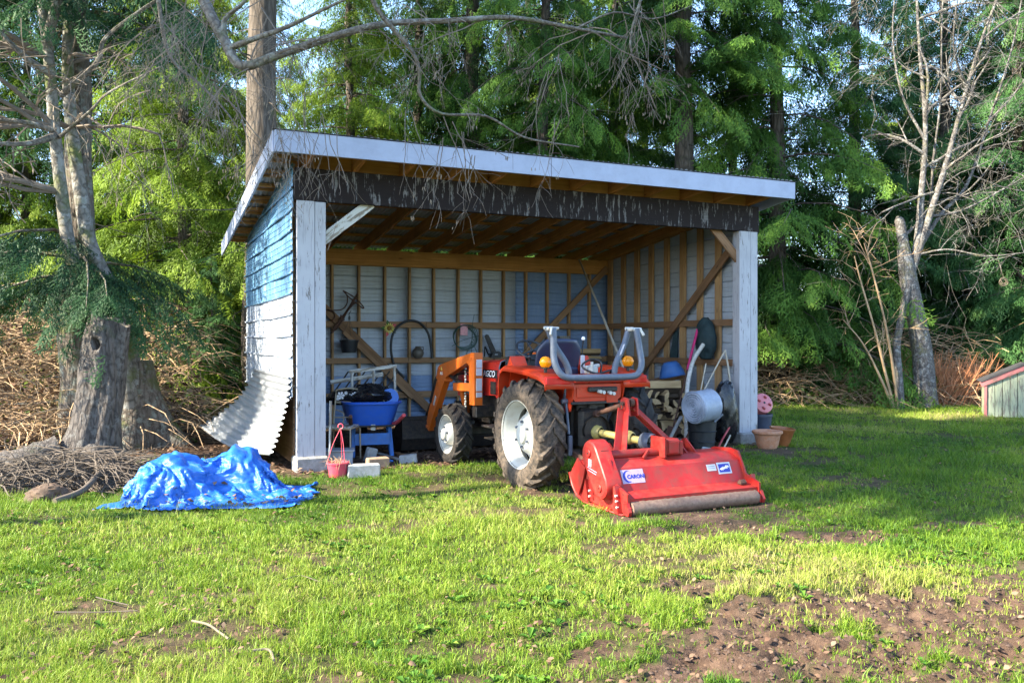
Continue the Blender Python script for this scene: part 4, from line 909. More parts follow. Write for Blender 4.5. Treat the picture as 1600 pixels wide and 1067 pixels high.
one('rubbish_bag', 'crumpled shiny black plastic bag heaped in the blue wheelbarrow', 'bag', crumple((0, 0, 0), (.24, .22, .13), 3, .3), 'black_bag', 50, None, W(-.03, .22, .80), .4)
one('rubbish_bag', 'flat black plastic bag hanging over the wheelbarrow\'s left side', 'bag', crumple((0, 0, 0), (.2, .26, .10), 8, .3), 'black_bag', 50, None, W(-.24, .42, .76), 1.1)
one('plastic_disc', 'blue plastic disc with a hole standing in the wheelbarrow', 'disc', MB().lathe([(.03, -.03), (.115, -.03), (.12, 0), (.115, .03), (.03, .03), (.03, -.03)], 28, Matrix.Rotation(R(74), 4, 'X')), 'soft_blue', 40, None, W(.22, .05, .77), R(10))
# white wooden frame and slatted rack in the barrow
fr = thing('window_sash', 'old white two-pane window frame leaning on the wheelbarrow load', 'frame', W(.03, .36, .78), R(17)); fr.rotation_euler = (R(12), R(-6), R(17))
for (a, b, w_) in (((-.26, 0, .02), (-.23, 0, .36), .05), ((.02, 0, .02), (.05, 0, .35), .045), ((.31, 0, .02), (.33, 0, .37), .05), ((-.27, .002, .365), (.36, .002, .365), .045), ((.0, .002, .01), (.345, .002, .01), .05)):
    MB().beam(a, b, .03, w_, .004, (0, 1, 0) if abs(a[0] - b[0]) < .1 else (0, 0, 1)).build('rail' if abs(a[0] - b[0]) > .1 else 'stile', 'old_white', fr)
sk = thing('slatted_rack', 'black-slatted rack with white rail behind the white frame in the barrow', 'rack', W(-.10, .50, .76), R(17))
for i in range(7): MB().beam((-.38 + .11 * i, 0, .02), (-.16 + .11 * i, 0, .34), .018, .03, .003, (0, 1, 0)).build('slat', 'black_iron', sk)
MB().beam((-.40, -.022, .20), (.30, -.022, .30), .02, .055, .004).build('rail', 'old_white', sk)
# patio chair
ch0 = gr(534, 719); ca = thing('patio_chair', 'cream iron patio chair with floral back panel behind the left post', 'chair', (ch0.x, ch0.y, 0), R(-8))
for sx in (-1, 1):
    MB().tube(bez([(sx * .18, .20, .0), (sx * .175, .19, .42), (sx * .17, .22, .65), (sx * .165, .27, .87)], 5), .011, 8).build('leg', 'cream_iron', ca, 50)
    MB().tube([(sx * .18, -.20, .42), (sx * .185, -.21, .0)], .011, 8).build('leg', 'cream_iron', ca, 50)
MB().tube([(-.18, -.2, .42), (.18, -.2, .42), (.18, .19, .42), (-.18, .19, .42)], .012, 8, closed=True).build('seat_frame', 'cream_iron', ca, 50)
MB().box((0, 0, .435), (.34, .38, .02), .006).build('seat', 'old_white', ca)
MB().tube(bez([(-.165, .27, .87), (0, .275, .895), (.165, .27, .87)], 6), .012, 8).build('top_rail', 'cream_iron', ca, 50)
MB().tube([(-.17, .24, .72), (.17, .24, .72)], .009, 8).build('back_rail', 'cream_iron', ca, 50)
MB().tube(bez([(-.17, .24, .71), (.02, .235, .69), (.15, .225, .58), (.08, .22, .53), (-.17, .215, .52)], 6), .008, 7).build('back_scroll', 'cream_iron', ca, 50)
MB().tube(bez([(-.16, .23, .62), (-.06, .225, .58), (-.05, .215, .50), (-.06, .2, .43)], 6), .008, 7).build('back_scroll', 'cream_iron', ca, 50)
bp = MB().box((0, .252, .795), (.32, .008, .13), .003, None).build('back_panel', 'black_iron', ca); fl = random.Random(4)
for (x, z, s_) in ((-.10, .80, .045), (.03, .79, .03), (.09, .815, .035), (-.03, .835, .02), (.12, .765, .02), (-.14, .76, .02), (.03, .75, .018)):
    f_ = MB(); 
    for k_ in range(6): a = k_ * 1.047 + x * 30; f_.add([(x, .2475, z), (x + s_ * math.cos(a - .4), .2465, z + s_ * math.sin(a - .4)), (x + 1.25 * s_ * math.cos(a), .2455, z + 1.25 * s_ * math.sin(a)), (x + s_ * math.cos(a + .4), .2465, z + s_ * math.sin(a + .4))], [(0, 1, 2, 3)])
    f_.build('flower_print', 'white_print', bp)
# pink hanging pot, crate, blocks by the left post
p0 = gr(528, 745); pp = thing('hanging_pot', 'bright pink hanging flower pot on the grass by the left post', 'pot', (p0.x, p0.y, gz(p0.x, p0.y)), 0)
MB().lathe(pot(.095, .125, .165, .008, .02), 28).build('pot', 'pink_plastic', pp, 40); MB().lathe([(0, .14), (.10, .145)], 16).build('soil', 'mud', pp)
hk = (.03, 0, .54)
for a in (80, 200, 320): MB().tube(bez([(.118 * math.cos(R(a)), .118 * math.sin(R(a)), .155), (.07 * math.cos(R(a)) + .015, .06 * math.sin(R(a)), .36), hk], 5), .004, 6).build('hanger_strand', 'pink_plastic', pp, 60)
MB().tube(arc((.03, 0, .56), .028, -1.4, 3.6, 10), .006, 6).build('hook', 'pink_plastic', pp, 60)
tw = MB()
for i in range(34): a, b = rnd.uniform(0, 6.28), rnd.uniform(.0, .11); tw.tube([(b * math.cos(a), b * math.sin(a), .14), (1.2 * b * math.cos(a) + .01, 1.2 * b * math.sin(a), .20), (1.7 * b * math.cos(a) + rnd.uniform(-.04, .04), 1.5 * b * math.sin(a), rnd.uniform(.08, .24))], [.003, .0025, .0015], 3, False)
tw.build('dead_plant', 'cane', pp)['kind'] = 'stuff'
g0 = gr(530, 727); cr_ = thing('crate', 'grey plastic crate behind the pink pot', 'crate', (g0.x, g0.y, 0), R(10))
MB().prism([(-.15, .02), (.15, .02), (.17, .19), (-.17, .19)], .016, Matrix.Translation((0, -.1, 0))).build('front', 'grey_crate', cr_); MB().prism([(-.15, .02), (.15, .02), (.17, .19), (-.17, .19)], .016, Matrix.Translation((0, .1, 0))).build('back', 'grey_crate', cr_)
MB().box((-.155, .005, .1), (.016, .2, .17)).box((.155, .005, .1), (.016, .2, .17)).build('sides', 'grey_crate', cr_); MB().box((0, 0, .19), (.37, .26, .02), .006).build('rim', 'grey_crate', cr_)
def slab(name, label, px, py, sz, rz, mat, tilt=(0, 0), cat='block', grp='blocks lying at the shed edge'):
    q = gr(px, py); return one(name, label, cat, MB().box((0, 0, sz[2] / 2), sz, .012, None, .004), mat, None, grp, (q.x, q.y, gz(q.x, q.y) - .008), 0, (tilt[0], tilt[1], rz))
slab('concrete_block', 'mossy grey concrete block beside the pink pot', 568, 744, (.36, .15, .15), R(17), 'concrete_pale')
slab('concrete_block', 'tan brick block behind the mossy concrete block', 590, 731, (.26, .14, .13), R(25), 'brick_tan')
slab('concrete_block', 'pale rough block standing on end under the wheelbarrow', 576, 722, (.12, .12, .19), R(32), 'concrete_pale', (R(4), R(14)))
slab('concrete_block', 'pale block lying right of the wheelbarrow legs', 639, 723, (.22, .12, .11), R(5), 'concrete_pale', (0, R(-6)))
slab('concrete_block', 'flat grey paver tipped up in front of the black bin', 1115, 712, (.33, .19, .095), R(-14), 'concrete_pale', (R(6), R(7)))
for i, (a, b, wd, lab) in enumerate((((592, 712), (626, 722), .05, 'thin grey board on the floor beside the barrow leg'), ((588, 718), (612, 724), .045, 'blue painted board lying under the barrow'), ((602, 708), (640, 716), .05, 'dark board on the floor before the loader bucket'))):
    A_, B_ = gr(*a), gr(*b); one('board', lab, 'board', MB().beam((A_.x, A_.y, .035), (B_.x, B_.y, .03), wd, .02, .003), ['grey_wood', 'frame_blue', 'brace_wood'][i])
pl = gr(513, 733); one('plank', 'narrow white plank leaning against the left post', 'plank', MB().beam((pl.x + .02, pl.y - .02, .0), (S(.40, .0).x, S(.40, .0).y + .08, .80), .02, .06, .003, (0, 1, 0)), 'old_white')
# things hung on the back wall
VB = VD - .10 - .09
def back(px, py, v=None):
    """point on the back wall's rail plane seen at that place"""
    v = VB if v is None else v; k_ = (px - 800) / 1320; c, s_ = math.cos(SA), math.sin(SA)
    u = (k_ * (SO.y + c * v) - (SO.x - s_ * v)) / (c - k_ * s_); q = S(u, v); q.z = 1.5 - (py - 533.5) / 1320 * q.y; return q
q = back(545.5, 551, VB - .14); hb = thing('hanging_basket', 'black plastic hanging basket on the back wall, left', 'pot', q, 0)
MB().lathe(pot(.115, .155, .21, .008, .03), 28).build('pot', 'black_plastic', hb, 40)
for a in (90, 210, 330): MB().tube([(.145 * math.cos(R(a)), .145 * math.sin(R(a)), .2), (.005, 0, .56)], .003, 5).build('hanger_strand', 'black_plastic', hb)
MB().cyl((.005, 0, .54), (.005, 0, .60), .018, None, 8).tube(bez([(.005, 0, .6), (.0, .0, .64), (.03, .02, .69)], 4), .007, 6).build('hook', 'black_plastic', hb, 50)
MB().lathe([(0, .205), (.09, .215), (.12, .20)], 14, Matrix.Translation((.01, 0, .0))).build('liner', 'grey_crate', hb, 60)
bw = lambda px, py, o=.1: back(px, py, VB - o)
ho = thing('horse_harness', 'bundle of dark bent harness irons hung on the back wall, far left', 'harness', (0, 0, 0))
for p, r_ in (([(520, 516), (532, 500), (545, 482), (552, 470), (559, 459)], .020), ([(536, 454), (545, 464), (556, 473), (566, 481), (568, 480), (560, 470), (548, 461), (536, 454)], .011), ([(518, 520), (530, 508), (541, 489), (549, 478), (556, 472)], .016),
              ([(510, 484), (522, 485), (533, 484), (541, 477), (543, 466), (540, 458)], .010), ([(514, 484), (521, 488), (523, 495), (519, 502)], .010), ([(517, 521), (526, 512), (531, 502), (533, 492)], .014), ([(537, 500), (538, 492), (542, 486), (550, 478)], .012), ([(528, 497), (534, 500), (538, 500)], .009)):
    MB().tube(bez([bw(*k_, .05 + .05 * rnd.random()) for k_ in p], 4), r_, 7).build('iron_bar', 'rust_iron', ho, 50)
q = bw(608, 513, .03); sf = thing('sunflower_ornament', 'yellow paper sunflower pinned to the back wall rail', 'ornament', q, SA)
for k_ in range(14): a = k_ * .449; MB().add([(.03 * math.cos(a), 0, .03 * math.sin(a)), (.065 * math.cos(a - .18), -.02, .065 * math.sin(a - .18)), (.10 * math.cos(a), -.015, .10 * math.sin(a)), (.065 * math.cos(a + .18), -.02, .065 * math.sin(a + .18))], [(0, 1, 2, 3)]).build('petal', 'petal', sf)
MB().lathe([(0, .03), (.025, .024), (.038, 0)], 14, Matrix.Rotation(R(90), 4, 'X')).build('core', 'petal_core', sf, 60)
for k_ in range(5): a = k_ * 1.3 + .5; MB().add([(.04 * math.cos(a), .01, .04 * math.sin(a)), (.1 * math.cos(a - .3), .0, .1 * math.sin(a - .3)), (.15 * math.cos(a), .005, .15 * math.sin(a)), (.1 * math.cos(a + .3), .0, .1 * math.sin(a + .3))], [(0, 1, 2, 3)]).build('leaf', 'leaf_green' if k_ % 3 else 'pink_plastic', sf)
hp_ = [(632, 590), (618, 575), (611, 548), (614, 522), (627, 506), (643, 501), (658, 506), (669, 521), (674, 545), (675, 560)]
one('hose_hoop', 'black hose bent into a tall hoop against the back wall', 'hose', MB().tube(bez([bw(*k_, .03) for k_ in hp_], 6), .022, 8), 'hose_black', 60)
one('clay_jug', 'round dark clay jug standing on the middle rail', 'jug', MB().lathe([(0, 0), (.055, 0), (.09, .04), (.105, .09), (.095, .14), (.06, .175), (.045, .19), (.05, .21), (.042, .21), (.036, .19), (0, .19)], 24).tube([(.04, 0, .19), (.09, 0, .2), (.095, 0, .14)], .01, 6), 'jug_clay', 50, None, bw(653, 560, .06))
gc_ = thing('wire_coil', 'coil of dark green wire hung on the back wall rail', 'coil', (0, 0, 0)); cc = bw(726, 527, .04); ax = Vector((math.cos(SA), math.sin(SA), 0))
for i in range(6):
    r_ = .185 + .008 * i; MB().tube([cc + ax * ((r_ + .01 * math.sin(a * 3 + i)) * math.cos(a)) + Vector((.012 * i - .03, -.015 * i, (r_ + .01 * math.cos(a * 2 + i)) * math.sin(a))) for a in [k_ * math.pi / 14 for k_ in range(28)]], .006, 6, closed=True).build('loop', 'wire_green', gc_, 60)
for p in ([(741, 491), (738, 510), (737, 540), (736, 572)], [(706, 541), (720, 533), (742, 526), (748, 525)], [(726, 572), (728, 555), (735, 540), (741, 530)], [(735, 538), (742, 543), (745, 552)]):
    MB().tube(bez([bw(*k_, .06) for k_ in p], 5), .005, 6).build('loose_end', 'wire_green', gc_, 60)
one('seed_packet', 'pink printed packet pinned inside the green wire coil', 'packet', MB().box((0, 0, 0), (.14, .008, .20), .002).box((0, -.006, .03), (.08, .006, .08), .002), 'packet_pink', None, None, bw(725, 515, .05), 0, (R(-4), R(4), SA))
sb = thing('chainsaw', 'black chainsaw standing on the middle rail of the back wall', 'chainsaw', bw(775, 559, .05), SA); 
MB().prism([(-.10, .0), (.10, .0), (.12, .09), (.05, .12), (-.04, .11)], .10).build('body', 'black_plastic', sb); MB().prism([(-.20, .38), (-.17, .42), (-.13, .41), (.03, .09), (-.06, .06)], .03, Matrix.Translation((0, .03, 0))).build('bar', 'dark_metal', sb)
MB().tube(bez([(-.20, .05, .02), (-.19, .05, .2), (-.12, .05, .06), (0, .05, .13)], 5), .012, 6).build('handle', 'black_plastic', sb, 60); MB().box((.0, -.012, .06), (.06, .012, .02), .003).build('badge', 'sticker', sb)
one('rusty_pulley', 'small dark rusty fitting hanging on the middle rail above the hood', 'fitting', MB().lathe([(0, -.02), (.05, -.02), (.035, 0), (.05, .02), (0, .02)], 16, Matrix.Rotation(R(90), 4, 'X')).beam((0, 0, .03), (0, 0, .12), .012, .02), 'rust_iron', 40, None, bw(772, 566, .04), SA)
q = bw(880, 541, .10); one('wooden_box', 'weathered grey wooden box on the back wall behind the roll bar', 'box', MB().box((0, 0, .02), (.22, .16, .34), .006).box((0, -.085, .10), (.20, .012, .10), .003).box((0, -.085, -.05), (.20, .012, .10), .003), 'grey_wood', None, None, q, SA)
a_, b_ = bw(905, 406, .12), S(5.15, 2.6, 0); e_ = at(968, 560, 12.6)
one('long_pole', 'long grey pole leaning from the roof corner to the tractor', 'pole', MB().tube([a_, a_ * .5 + e_ * .5 + Vector((.02, 0, -.03)), e_, e_ + (e_ - a_) * .55], [.018, .02, .022, .022], 8), 'pole_wood', 60)
# firewood: stack beside the right wall
def wedge(L, r_, seed):
    q = random.Random(seed); n = q.choice([0, 1, 1, 2]); mb = MB()
    if n == 0: po = [(r_ * math.cos(a), r_ * .8 * math.sin(a)) for a in [i * math.pi / 7 for i in range(8)]]
    elif n == 1: po = [(0, -.2 * r_)] + [(1.25 * r_ * math.cos(a), 1.15 * r_ * math.sin(a) - .2 * r_) for a in [.5 + i * .30 for i in range(8)]]
    else: po = [(r_ * .8 * math.cos(i * .785 + .2) * q.uniform(.8, 1.1), r_ * .75 * math.sin(i * .785 + .2) * q.uniform(.8, 1.1)) for i in range(8)]
    po = po[::-1]
    return mb.prism(po, L, Matrix.Translation((0, -L / 2, 0)))
LOGM = []
for i in range(7):
    w_ = wedge(.42, .085, i); me = bpy.data.meshes.new('split_log'); me.from_pydata(w_.v, [], w_.f); a_ = me.attributes.new('gc', 'FLOAT_VECTOR', 'POINT'); a_.data.foreach_set('vector', np.array([(p[1] + i * 3, p[0], p[2]) for p in w_.v], 'f').ravel())
    me.materials.append(MATS['split_face']); me.materials.append(MATS['log_bark']); me.update()
    nn = len(w_.v) // 2
    for pi, p in enumerate(me.polygons): p.material_index = 0 if pi < 2 or (pi - 2) in ((0, nn - 1) if i % 3 else (nn - 1,)) else 1
    LOGM.append(me)
def log(loc, rot, m, sc=(1, 1, 1), label='split firewood log in the stack beside the far rear wheel', grp='split logs in the firewood stack'):
    o = bpy.data.objects.new('split_log', LOGM[m % 7]); C.objects.link(o); o.location = loc; o.rotation_euler = rot; o.scale = sc; return tag(o, label, 'log', grp)
r3 = random.Random(12)
for lay in range(6):
    for k_ in range(6):
        along = (lay + k_) % 4 == 0
        u = 5.42 + k_ * .19 + r3.uniform(-.03, .03); v = 1.15 + r3.uniform(-.06, .06); z = .075 + lay * .118
        log(S(u, v, z), (r3.uniform(-.15, .15), r3.uniform(0, 6.28), SA + (R(80) if along else r3.uniform(-.3, .3))), r3.randint(0, 6), (r3.uniform(.8, 1.15), r3.uniform(.9, 1.2), r3.uniform(.7, 1.05)))
log(S(5.75, 1.0, .79), (0, 1.2, SA + R(84)), 1, (1.1, 1.5, 1), 'long split log lying across the top of the firewood stack', None)
for i, (px, py, lab) in enumerate(((922, 551, 'upper of two split logs on the rail behind the roll bar'), (924, 561, 'lower of two split logs on the rail behind the roll bar'))): log(back(px, py, VB - .12), (0, 1.0 + i, SA + R(82)), 3 + i, (.8, 1.0, .7), lab, None)
bd = S(6.0, 1.35, .89); one('board', 'thick board resting slantwise on top of the firewood stack', 'board', MB().beam((-.62, -.05, -.10), (.42, .12, .06), .2, .07, .006), 'brace_wood', None, None, bd, SA)
one('board', 'grey board on the firewood stack under the blue tub', 'board', MB().beam((-.7, -.12, -.145), (.2, -.02, -.02), .1, .02, .004), 'grey_wood', None, None, bd, SA)
one('blue_tub', 'blue plastic tub turned upside down on the firewood stack', 'tub', MB().lathe([(.215, 0), (.22, .012), (.205, .02), (.185, .10), (.14, .20), (.10, .245), (.0, .25)], 28), 'tub_plastic', 50, None, at(1051, 589, 13.4), 0, (R(-4), R(-10), 0))
# round galvanized tub on the black bin
bn = gr(1102, 705); b_ = thing('dustbin', 'black plastic dustbin under the round galvanized tub', 'bin', (bn.x, bn.y + .2, 0), 0)
MB().lathe([(0, 0), (.165, 0), (.20, .40), (.215, .405), (.215, .425), (.195, .43), (.16, .03), (0, .03)], 28).build('body', 'black_plastic', b_, 40)
for z in (.12, .26): MB().lathe([(.172 + z * .09, z - .008), (.18 + z * .09, z), (.172 + z * .09, z + .008)], 28).build('rib', 'black_plastic', b_, 60)
MB().beam((.12, -.2, .40), (.26, -.12, .50), .012, .03, .003).build('handle', 'grey_steel', b_)
rings = [(.002 + .0, .0)] + [(.215 * i / 22, .006 * math.sin(i * 1.9)) for i in range(1, 22)] + [(.215, .0), (.225, .012), (.227, .02), (.218, .03), (.215, .06), (.217, .17), (.215, .30), (.224, .32), (.222, .335), (.205, .335)]
tb_ = one('galvanized_tub', 'round pale galvanized tub lying on its side on the black bin', 'tub', MB().lathe(rings[::-1], 40), 'galv_tub', 40)
fc = at(1083, 637, 11.45); tb_.matrix_world = frame(fc, Vector((.57, -.8, 0)), (0, .2, 1)); 
zax = Vector((.80, .56, .08)).normalized(); xx = Vector((0, 0, 1)).cross(zax).normalized(); tb_.matrix_world = Matrix.Translation(fc) @ Matrix((xx, zax.cross(xx), zax)).transposed().to_4x4()
one('rubbish_bag', 'tall shiny black rubbish bag squeezed beside the right post', 'bag', crumple((0, 0, 0), (.17, .16, .42), 21, .16, 44, 34), 'black_bag', 50, None, at(1133, 645, 12.1), 0)
# tools and sticks leaning in the right corner
def stick(label, pts, r_, mat, name='garden_tool', cat='tool', n=7): return one(name, label, cat, MB().tube(bez([at(*p) for p in pts], 4) if len(pts) > 2 else [at(*p) for p in pts], r_, n), mat, 60)
stick('thin pale stick leaning behind the galvanized tub', [(1103, 568, 12.3), (1089, 640, 12.0), (1080, 690, 11.9)], .010, 'pole_wood', 'stick', 'stick')
stick('long pale stick slanting behind the galvanized tub', [(1133, 547, 12.4), (1104, 602, 12.2), (1070, 668, 11.9)], .011, 'pole_wood', 'stick', 'stick')
stick('wooden tool handle leaning right of the pale sticks', [(1133, 547, 12.5), (1140, 590, 12.4), (1143, 650, 12.3)], .015, 'pole_wood')
stick('thick curved pale branch leaning in the right corner', [(1099, 538, 12.9), (1084, 562, 12.8), (1076, 590, 12.6), (1073, 622, 12.4), (1072, 690, 12.2)], .032, 'birch_stick', 'branch', 'branch', 9)
tl_ = thing('garden_shovel', 'shovel with magenta grip leaning beside the curved branch', 'shovel', (0, 0, 0)); MB().tube([at(1090, 514, 13.2), at(1074, 578, 12.9)], .021, 8).build('grip', 'magenta', tl_, 60); MB().tube([at(1074, 578, 12.9), at(1052, 668, 12.4)], .014, 8).build('shaft', 'rust_iron', tl_, 60)
sv = at(1049, 678, 12.35); MB().box((0, 0, 0), (.16, .02, .22), .008, Matrix.Translation(sv) @ Matrix.Rotation(R(15), 4, 'Y')).build('blade', 'rust_iron', tl_)
rk = thing('garden_rake', 'brown garden rake lying head down before the firewood', 'rake', (0, 0, 0)); MB().tube([at(1064, 652, 12.0), at(1046, 686, 11.6)], [.028, .024], 8).build('handle', 'grey_wood', rk, 60)
for i in range(7): p = at(1046, 686, 11.6); MB().tube(bez([p, p + Vector((-.18 + .05 * i, -.10, -.06)), p + Vector((-.28 + .08 * i, -.18, -.11))], 3), .006, 5).build('tine', 'rust_iron', rk)
A_, B_ = gr(1040, 688), gr(1076, 697); one('wood_offcut', 'short wood offcut with pale end on the floor before the bin', 'offcut', MB().beam((A_.x, A_.y, .05), (B_.x, B_.y - .1, .05), .07, .06, .006), 'grey_wood')
stick('red-handled tool leaning low beside the right post', [(1143, 662, 12.0), (1130, 684, 11.8), (1122, 700, 11.7)], .014, 'handle_red'); stick('pale stick with its foot beside the tipped paver', [(1141, 680, 11.8), (1131, 700, 11.5)], .012, 'pole_wood', 'stick', 'stick')
stick('thin dark rod between rake and bin', [(1092, 648, 11.9), (1068, 690, 11.7)], .008, 'rust_iron'); stick('second thin dark rod just left of the bin', [(1080, 650, 11.9), (1072, 696, 11.65)], .008, 'rust_iron')
# dark bag and mesh panel on the right wall
q = at(1103, 560, 13.15); one('backpack', 'dark teal backpack hanging on the right wall', 'backpack', crumple((0, 0, .30), (.17, .12, .31), 31, .10, 40, 30), 'dark_cloth', 60, None, q, R(-50))
q = at(1053, 562, 14.2); one('mesh_panel', 'small dark mesh panel leaning on the right wall rail', 'panel', MB().prism([(-.10, 0), (.07, 0), (.08, .5), (-.0, .5)], .02), 'dark_cloth', None, None, q, R(-50))
one('tarp_bundle', 'low bundle of dark scrap on the floor between rake and stack', 'bundle', crumple((0, 0, .08), (.28, .22, .14), 44, .3), 'mauve_cloth', 60, None, gr(1040, 684) + Vector((0, .5, 0)), 0)
# outside, right of the post
q = gr(1196, 678); bk_ = thing('feed_bin', 'dark plastic pot with tilted pink screw lid behind the right post', 'bin', (q.x, q.y + .25, 0), 0)
MB().lathe([(0, 0), (.15, 0), (.175, .26), (.19, .265), (.19, .31), (.17, .31), (.14, .02), (0, .02)], 26).build('pot', 'dark_blue_plastic', bk_, 40)
ld_ = Matrix.Translation((0.02, .0, .47)) @ Matrix.Rotation(R(38), 4, 'Y') @ Matrix.Rotation(R(62), 4, 'X')
MB().lathe([(0, .07), (.13, .065), (.165, .05), (.17, .0), (.175, -.07), (.16, -.075), (0, -.07)], 28, ld_).build('lid', 'rose_plastic', bk_, 40)
for a in (20, 110, 200, 290): MB().box((.10 * math.cos(R(a)), .10 * math.sin(R(a)), .075), (.055, .035, .035), .01, ld_).build('lid_lug', 'red_knob', bk_)
MB().cyl(ld_ @ Vector((0, 0, .066)), ld_ @ Vector((0, 0, .073)), .02, None, 10).build('lid_hole', 'black_plastic', bk_)
q = gr(1204, 702); one('terracotta_pot', 'wide bleached terracotta pot by the right shed post', 'pot', MB().lathe([(0, 0), (.125, 0), (.15, .05), (.175, .17), (.19, .20), (.212, .215), (.212, .24), (.20, .25), (.18, .245), (.155, .2), (.12, .03), (0, .03)], 36), 'terracotta', 50, None, (q.x, q.y + .15, 0))
q = gr(1232, 699); pt = one('terracotta_pot', 'dark rust-brown glazed pot tilted behind the terracotta pot', 'pot', MB().lathe([(0, 0), (.11, 0), (.125, .05), (.17, .22), (.182, .235), (.18, .25), (.165, .25), (.11, .03), (0, .03)], 32), 'rust_pot', 50, None, (q.x - .04, q.y + .22, .01), 0, (R(3), R(5), 0))
# plank hut at the right edge
hq = gr(1541, 652); ht = thing('plank_hut', 'small plank hut with red-trimmed gable at the right edge of the lawn', 'hut', (hq.x, hq.y, 0), R(-25))
hw, hl, he, hr = 1.42, 1.1, .66, .99
for i in range(11):
    x0 = .02 + i * hw / 11; xm = x0 + hw / 22; top = he + (hr - he) * (1 - abs(xm - hw / 2) / (hw / 2)) - .02
    MB().box((xm, .0 + .004 * (i % 2), top / 2 + .01), (hw / 11 - .008, .022, top), .004).build('plank', 'hut_paint', ht)
for i in range(8): MB().box((.012, .06 + i * .135, he / 2), (.022, .128, he), .004).build('plank', 'hut_paint', ht); MB().box((hw + .01, .06 + i * .135, he / 2), (.022, .128, he), .004).build('plank', 'hut_paint', ht)
MB().box((hw / 2, hl, he / 2 + .02), (hw, .02, he), .003).build('back_wall', 'hut_paint', ht)
MB().box((-.012, -.02, he / 2), (.05, .05, he), .004).build('corner_post', 'hut_red', ht)
for sx in (0, 1):
    e = (-.10 if sx == 0 else hw + .10); ez = he - (hr - he) * .10 / (hw / 2)
    MB().beam((e, -.05, ez + .03), (hw / 2, -.05, hr + .03), .026, .10, .003).build('barge_board', 'hut_red', ht)
    for k_ in range(4):
        a = k_ / 4; b = (k_ + 1.06) / 4; A_ = Vector((e + (hw / 2 - e) * a, 0, ez + (hr - ez) * a + .085 - .0)); B_ = Vector((e + (hw / 2 - e) * min(1, b), 0, ez + (hr - ez) * min(1, b) + .092))
        MB().beam((A_.x, hl / 2, A_.z), (B_.x, hl / 2, B_.z - .008), hl + .16, .012, .002).build('roof_shingle', 'shingle', ht)
# ---------------------------------------------------------------- stump, brush, tarp, sticks on the left
sb_ = gr(137, 722); st = thing('tree_stump', 'tall grey weathered leaning stump with a knot hole', 'stump', (sb_.x, sb_.y, 0), 0)
rows = []; NS, NA = 70, 90
for i in range(NS + 1):
    t = i / NS; row = []; cx = -.02 + .30 * t + .03 * math.sin(t * 5); cy = .05 * t
    for k_ in range(NA + 1):
        a = 2 * math.pi * k_ / NA; but = (.5 + .5 * math.cos(a * 3 + 1.1)) ** 1.5
        rad = .27 - .03 * t + .10 * math.exp(-t * 4) + .22 * but * math.exp(-t * 7) + .010 * math.sin(a * 9 + t * 6 + 2 * math.sin(t * 7)) - .012 * max(0, math.sin(a * 11 + 1.3 * math.sin(t * 8) + t * 2)) ** 8 - .009 * max(0, math.sin(a * 23 + 2 * math.sin(t * 5 + 1))) ** 6 + .02 * math.sin(a * 4 + t * 9)
        hole = 1 / (1 + (((a - 4.62) / .19) ** 2 + ((t - .83) / .034) ** 2) ** 3); rim_ = math.exp(-(((a - 4.62) / .36) ** 2 + ((t - .83) / .068) ** 2)); rad += .055 * rim_ - .25 * hole
        zt = 1.79 + .10 * math.cos(a) * -1 + .02 * math.sin(a * 5)
        row.append((cx + rad * math.cos(a), cy + rad * math.sin(a) * .9, -.08 + (zt + .08) * t))
    rows.append(row)
MB().grid(rows).build('bark', 'stump_bark', st, 60)
tp_ = rows[-1]; c_ = Vector((sum(p[0] for p in tp_) / len(tp_), sum(p[1] for p in tp_) / len(tp_), 1.74)); mb = MB(); mb.add([tuple(Vector(p) + (c_ - Vector(p)) * .04 - Vector((0, 0, .012))) for p in tp_[:-1]] + [tuple(c_)], [(k_, (k_ + 1) % NA, NA) for k_ in range(NA)]); mb.build('cut_top', 'stump_top', st)
for p, r_ in (([(-.25, -.2, .22), (-.5, -.35, .12), (-.85, -.42, .06), (-1.15, -.45, -.02)], [.15, .13, .10, .05]), ([(.2, -.3, .16), (.35, -.55, .06), (.45, -.75, -.03)], [.12, .09, .05])):
    q = bez(p, 5); MB().tube(q, [r_[min(3 if len(r_) > 3 else 2, int(i / 5))] * (1 - .1 * math.sin(i)) for i in range(len(q))], 10).build('root', 'stump_bark', st, 60)
lq = gr(20, 745); one('fallen_log', 'weathered fallen log lying at the left edge before the stump', 'log', MB().tube(bez([(-.9, .1, .12), (-.3, .0, .13), (.2, .02, .12), (.42, .05, .13)], 4), [.13, .14, .135, .14, .14, .13, .135, .14, .13, .13, .12, .13, .10], 12), 'stump_bark', 60, None, (lq.x, lq.y, 0), R(8))
kq = gr(75, 782); one('stump_block', 'low cut stump with orange broken wood at the lawn edge', 'stump', crumple((0, 0, .03), (.17, .12, .10), 61, .34, 44, 30), 'orange_wood', 40, None, (kq.x, kq.y, 0), .3)
def regP(r_):
    while True:
        a, b = r_.uniform(0, 6.28), r_.random() ** .6; x, y = -4.85 + 1.0 * b * math.cos(a), 9.1 + .62 * b * math.sin(a)
        return x, y
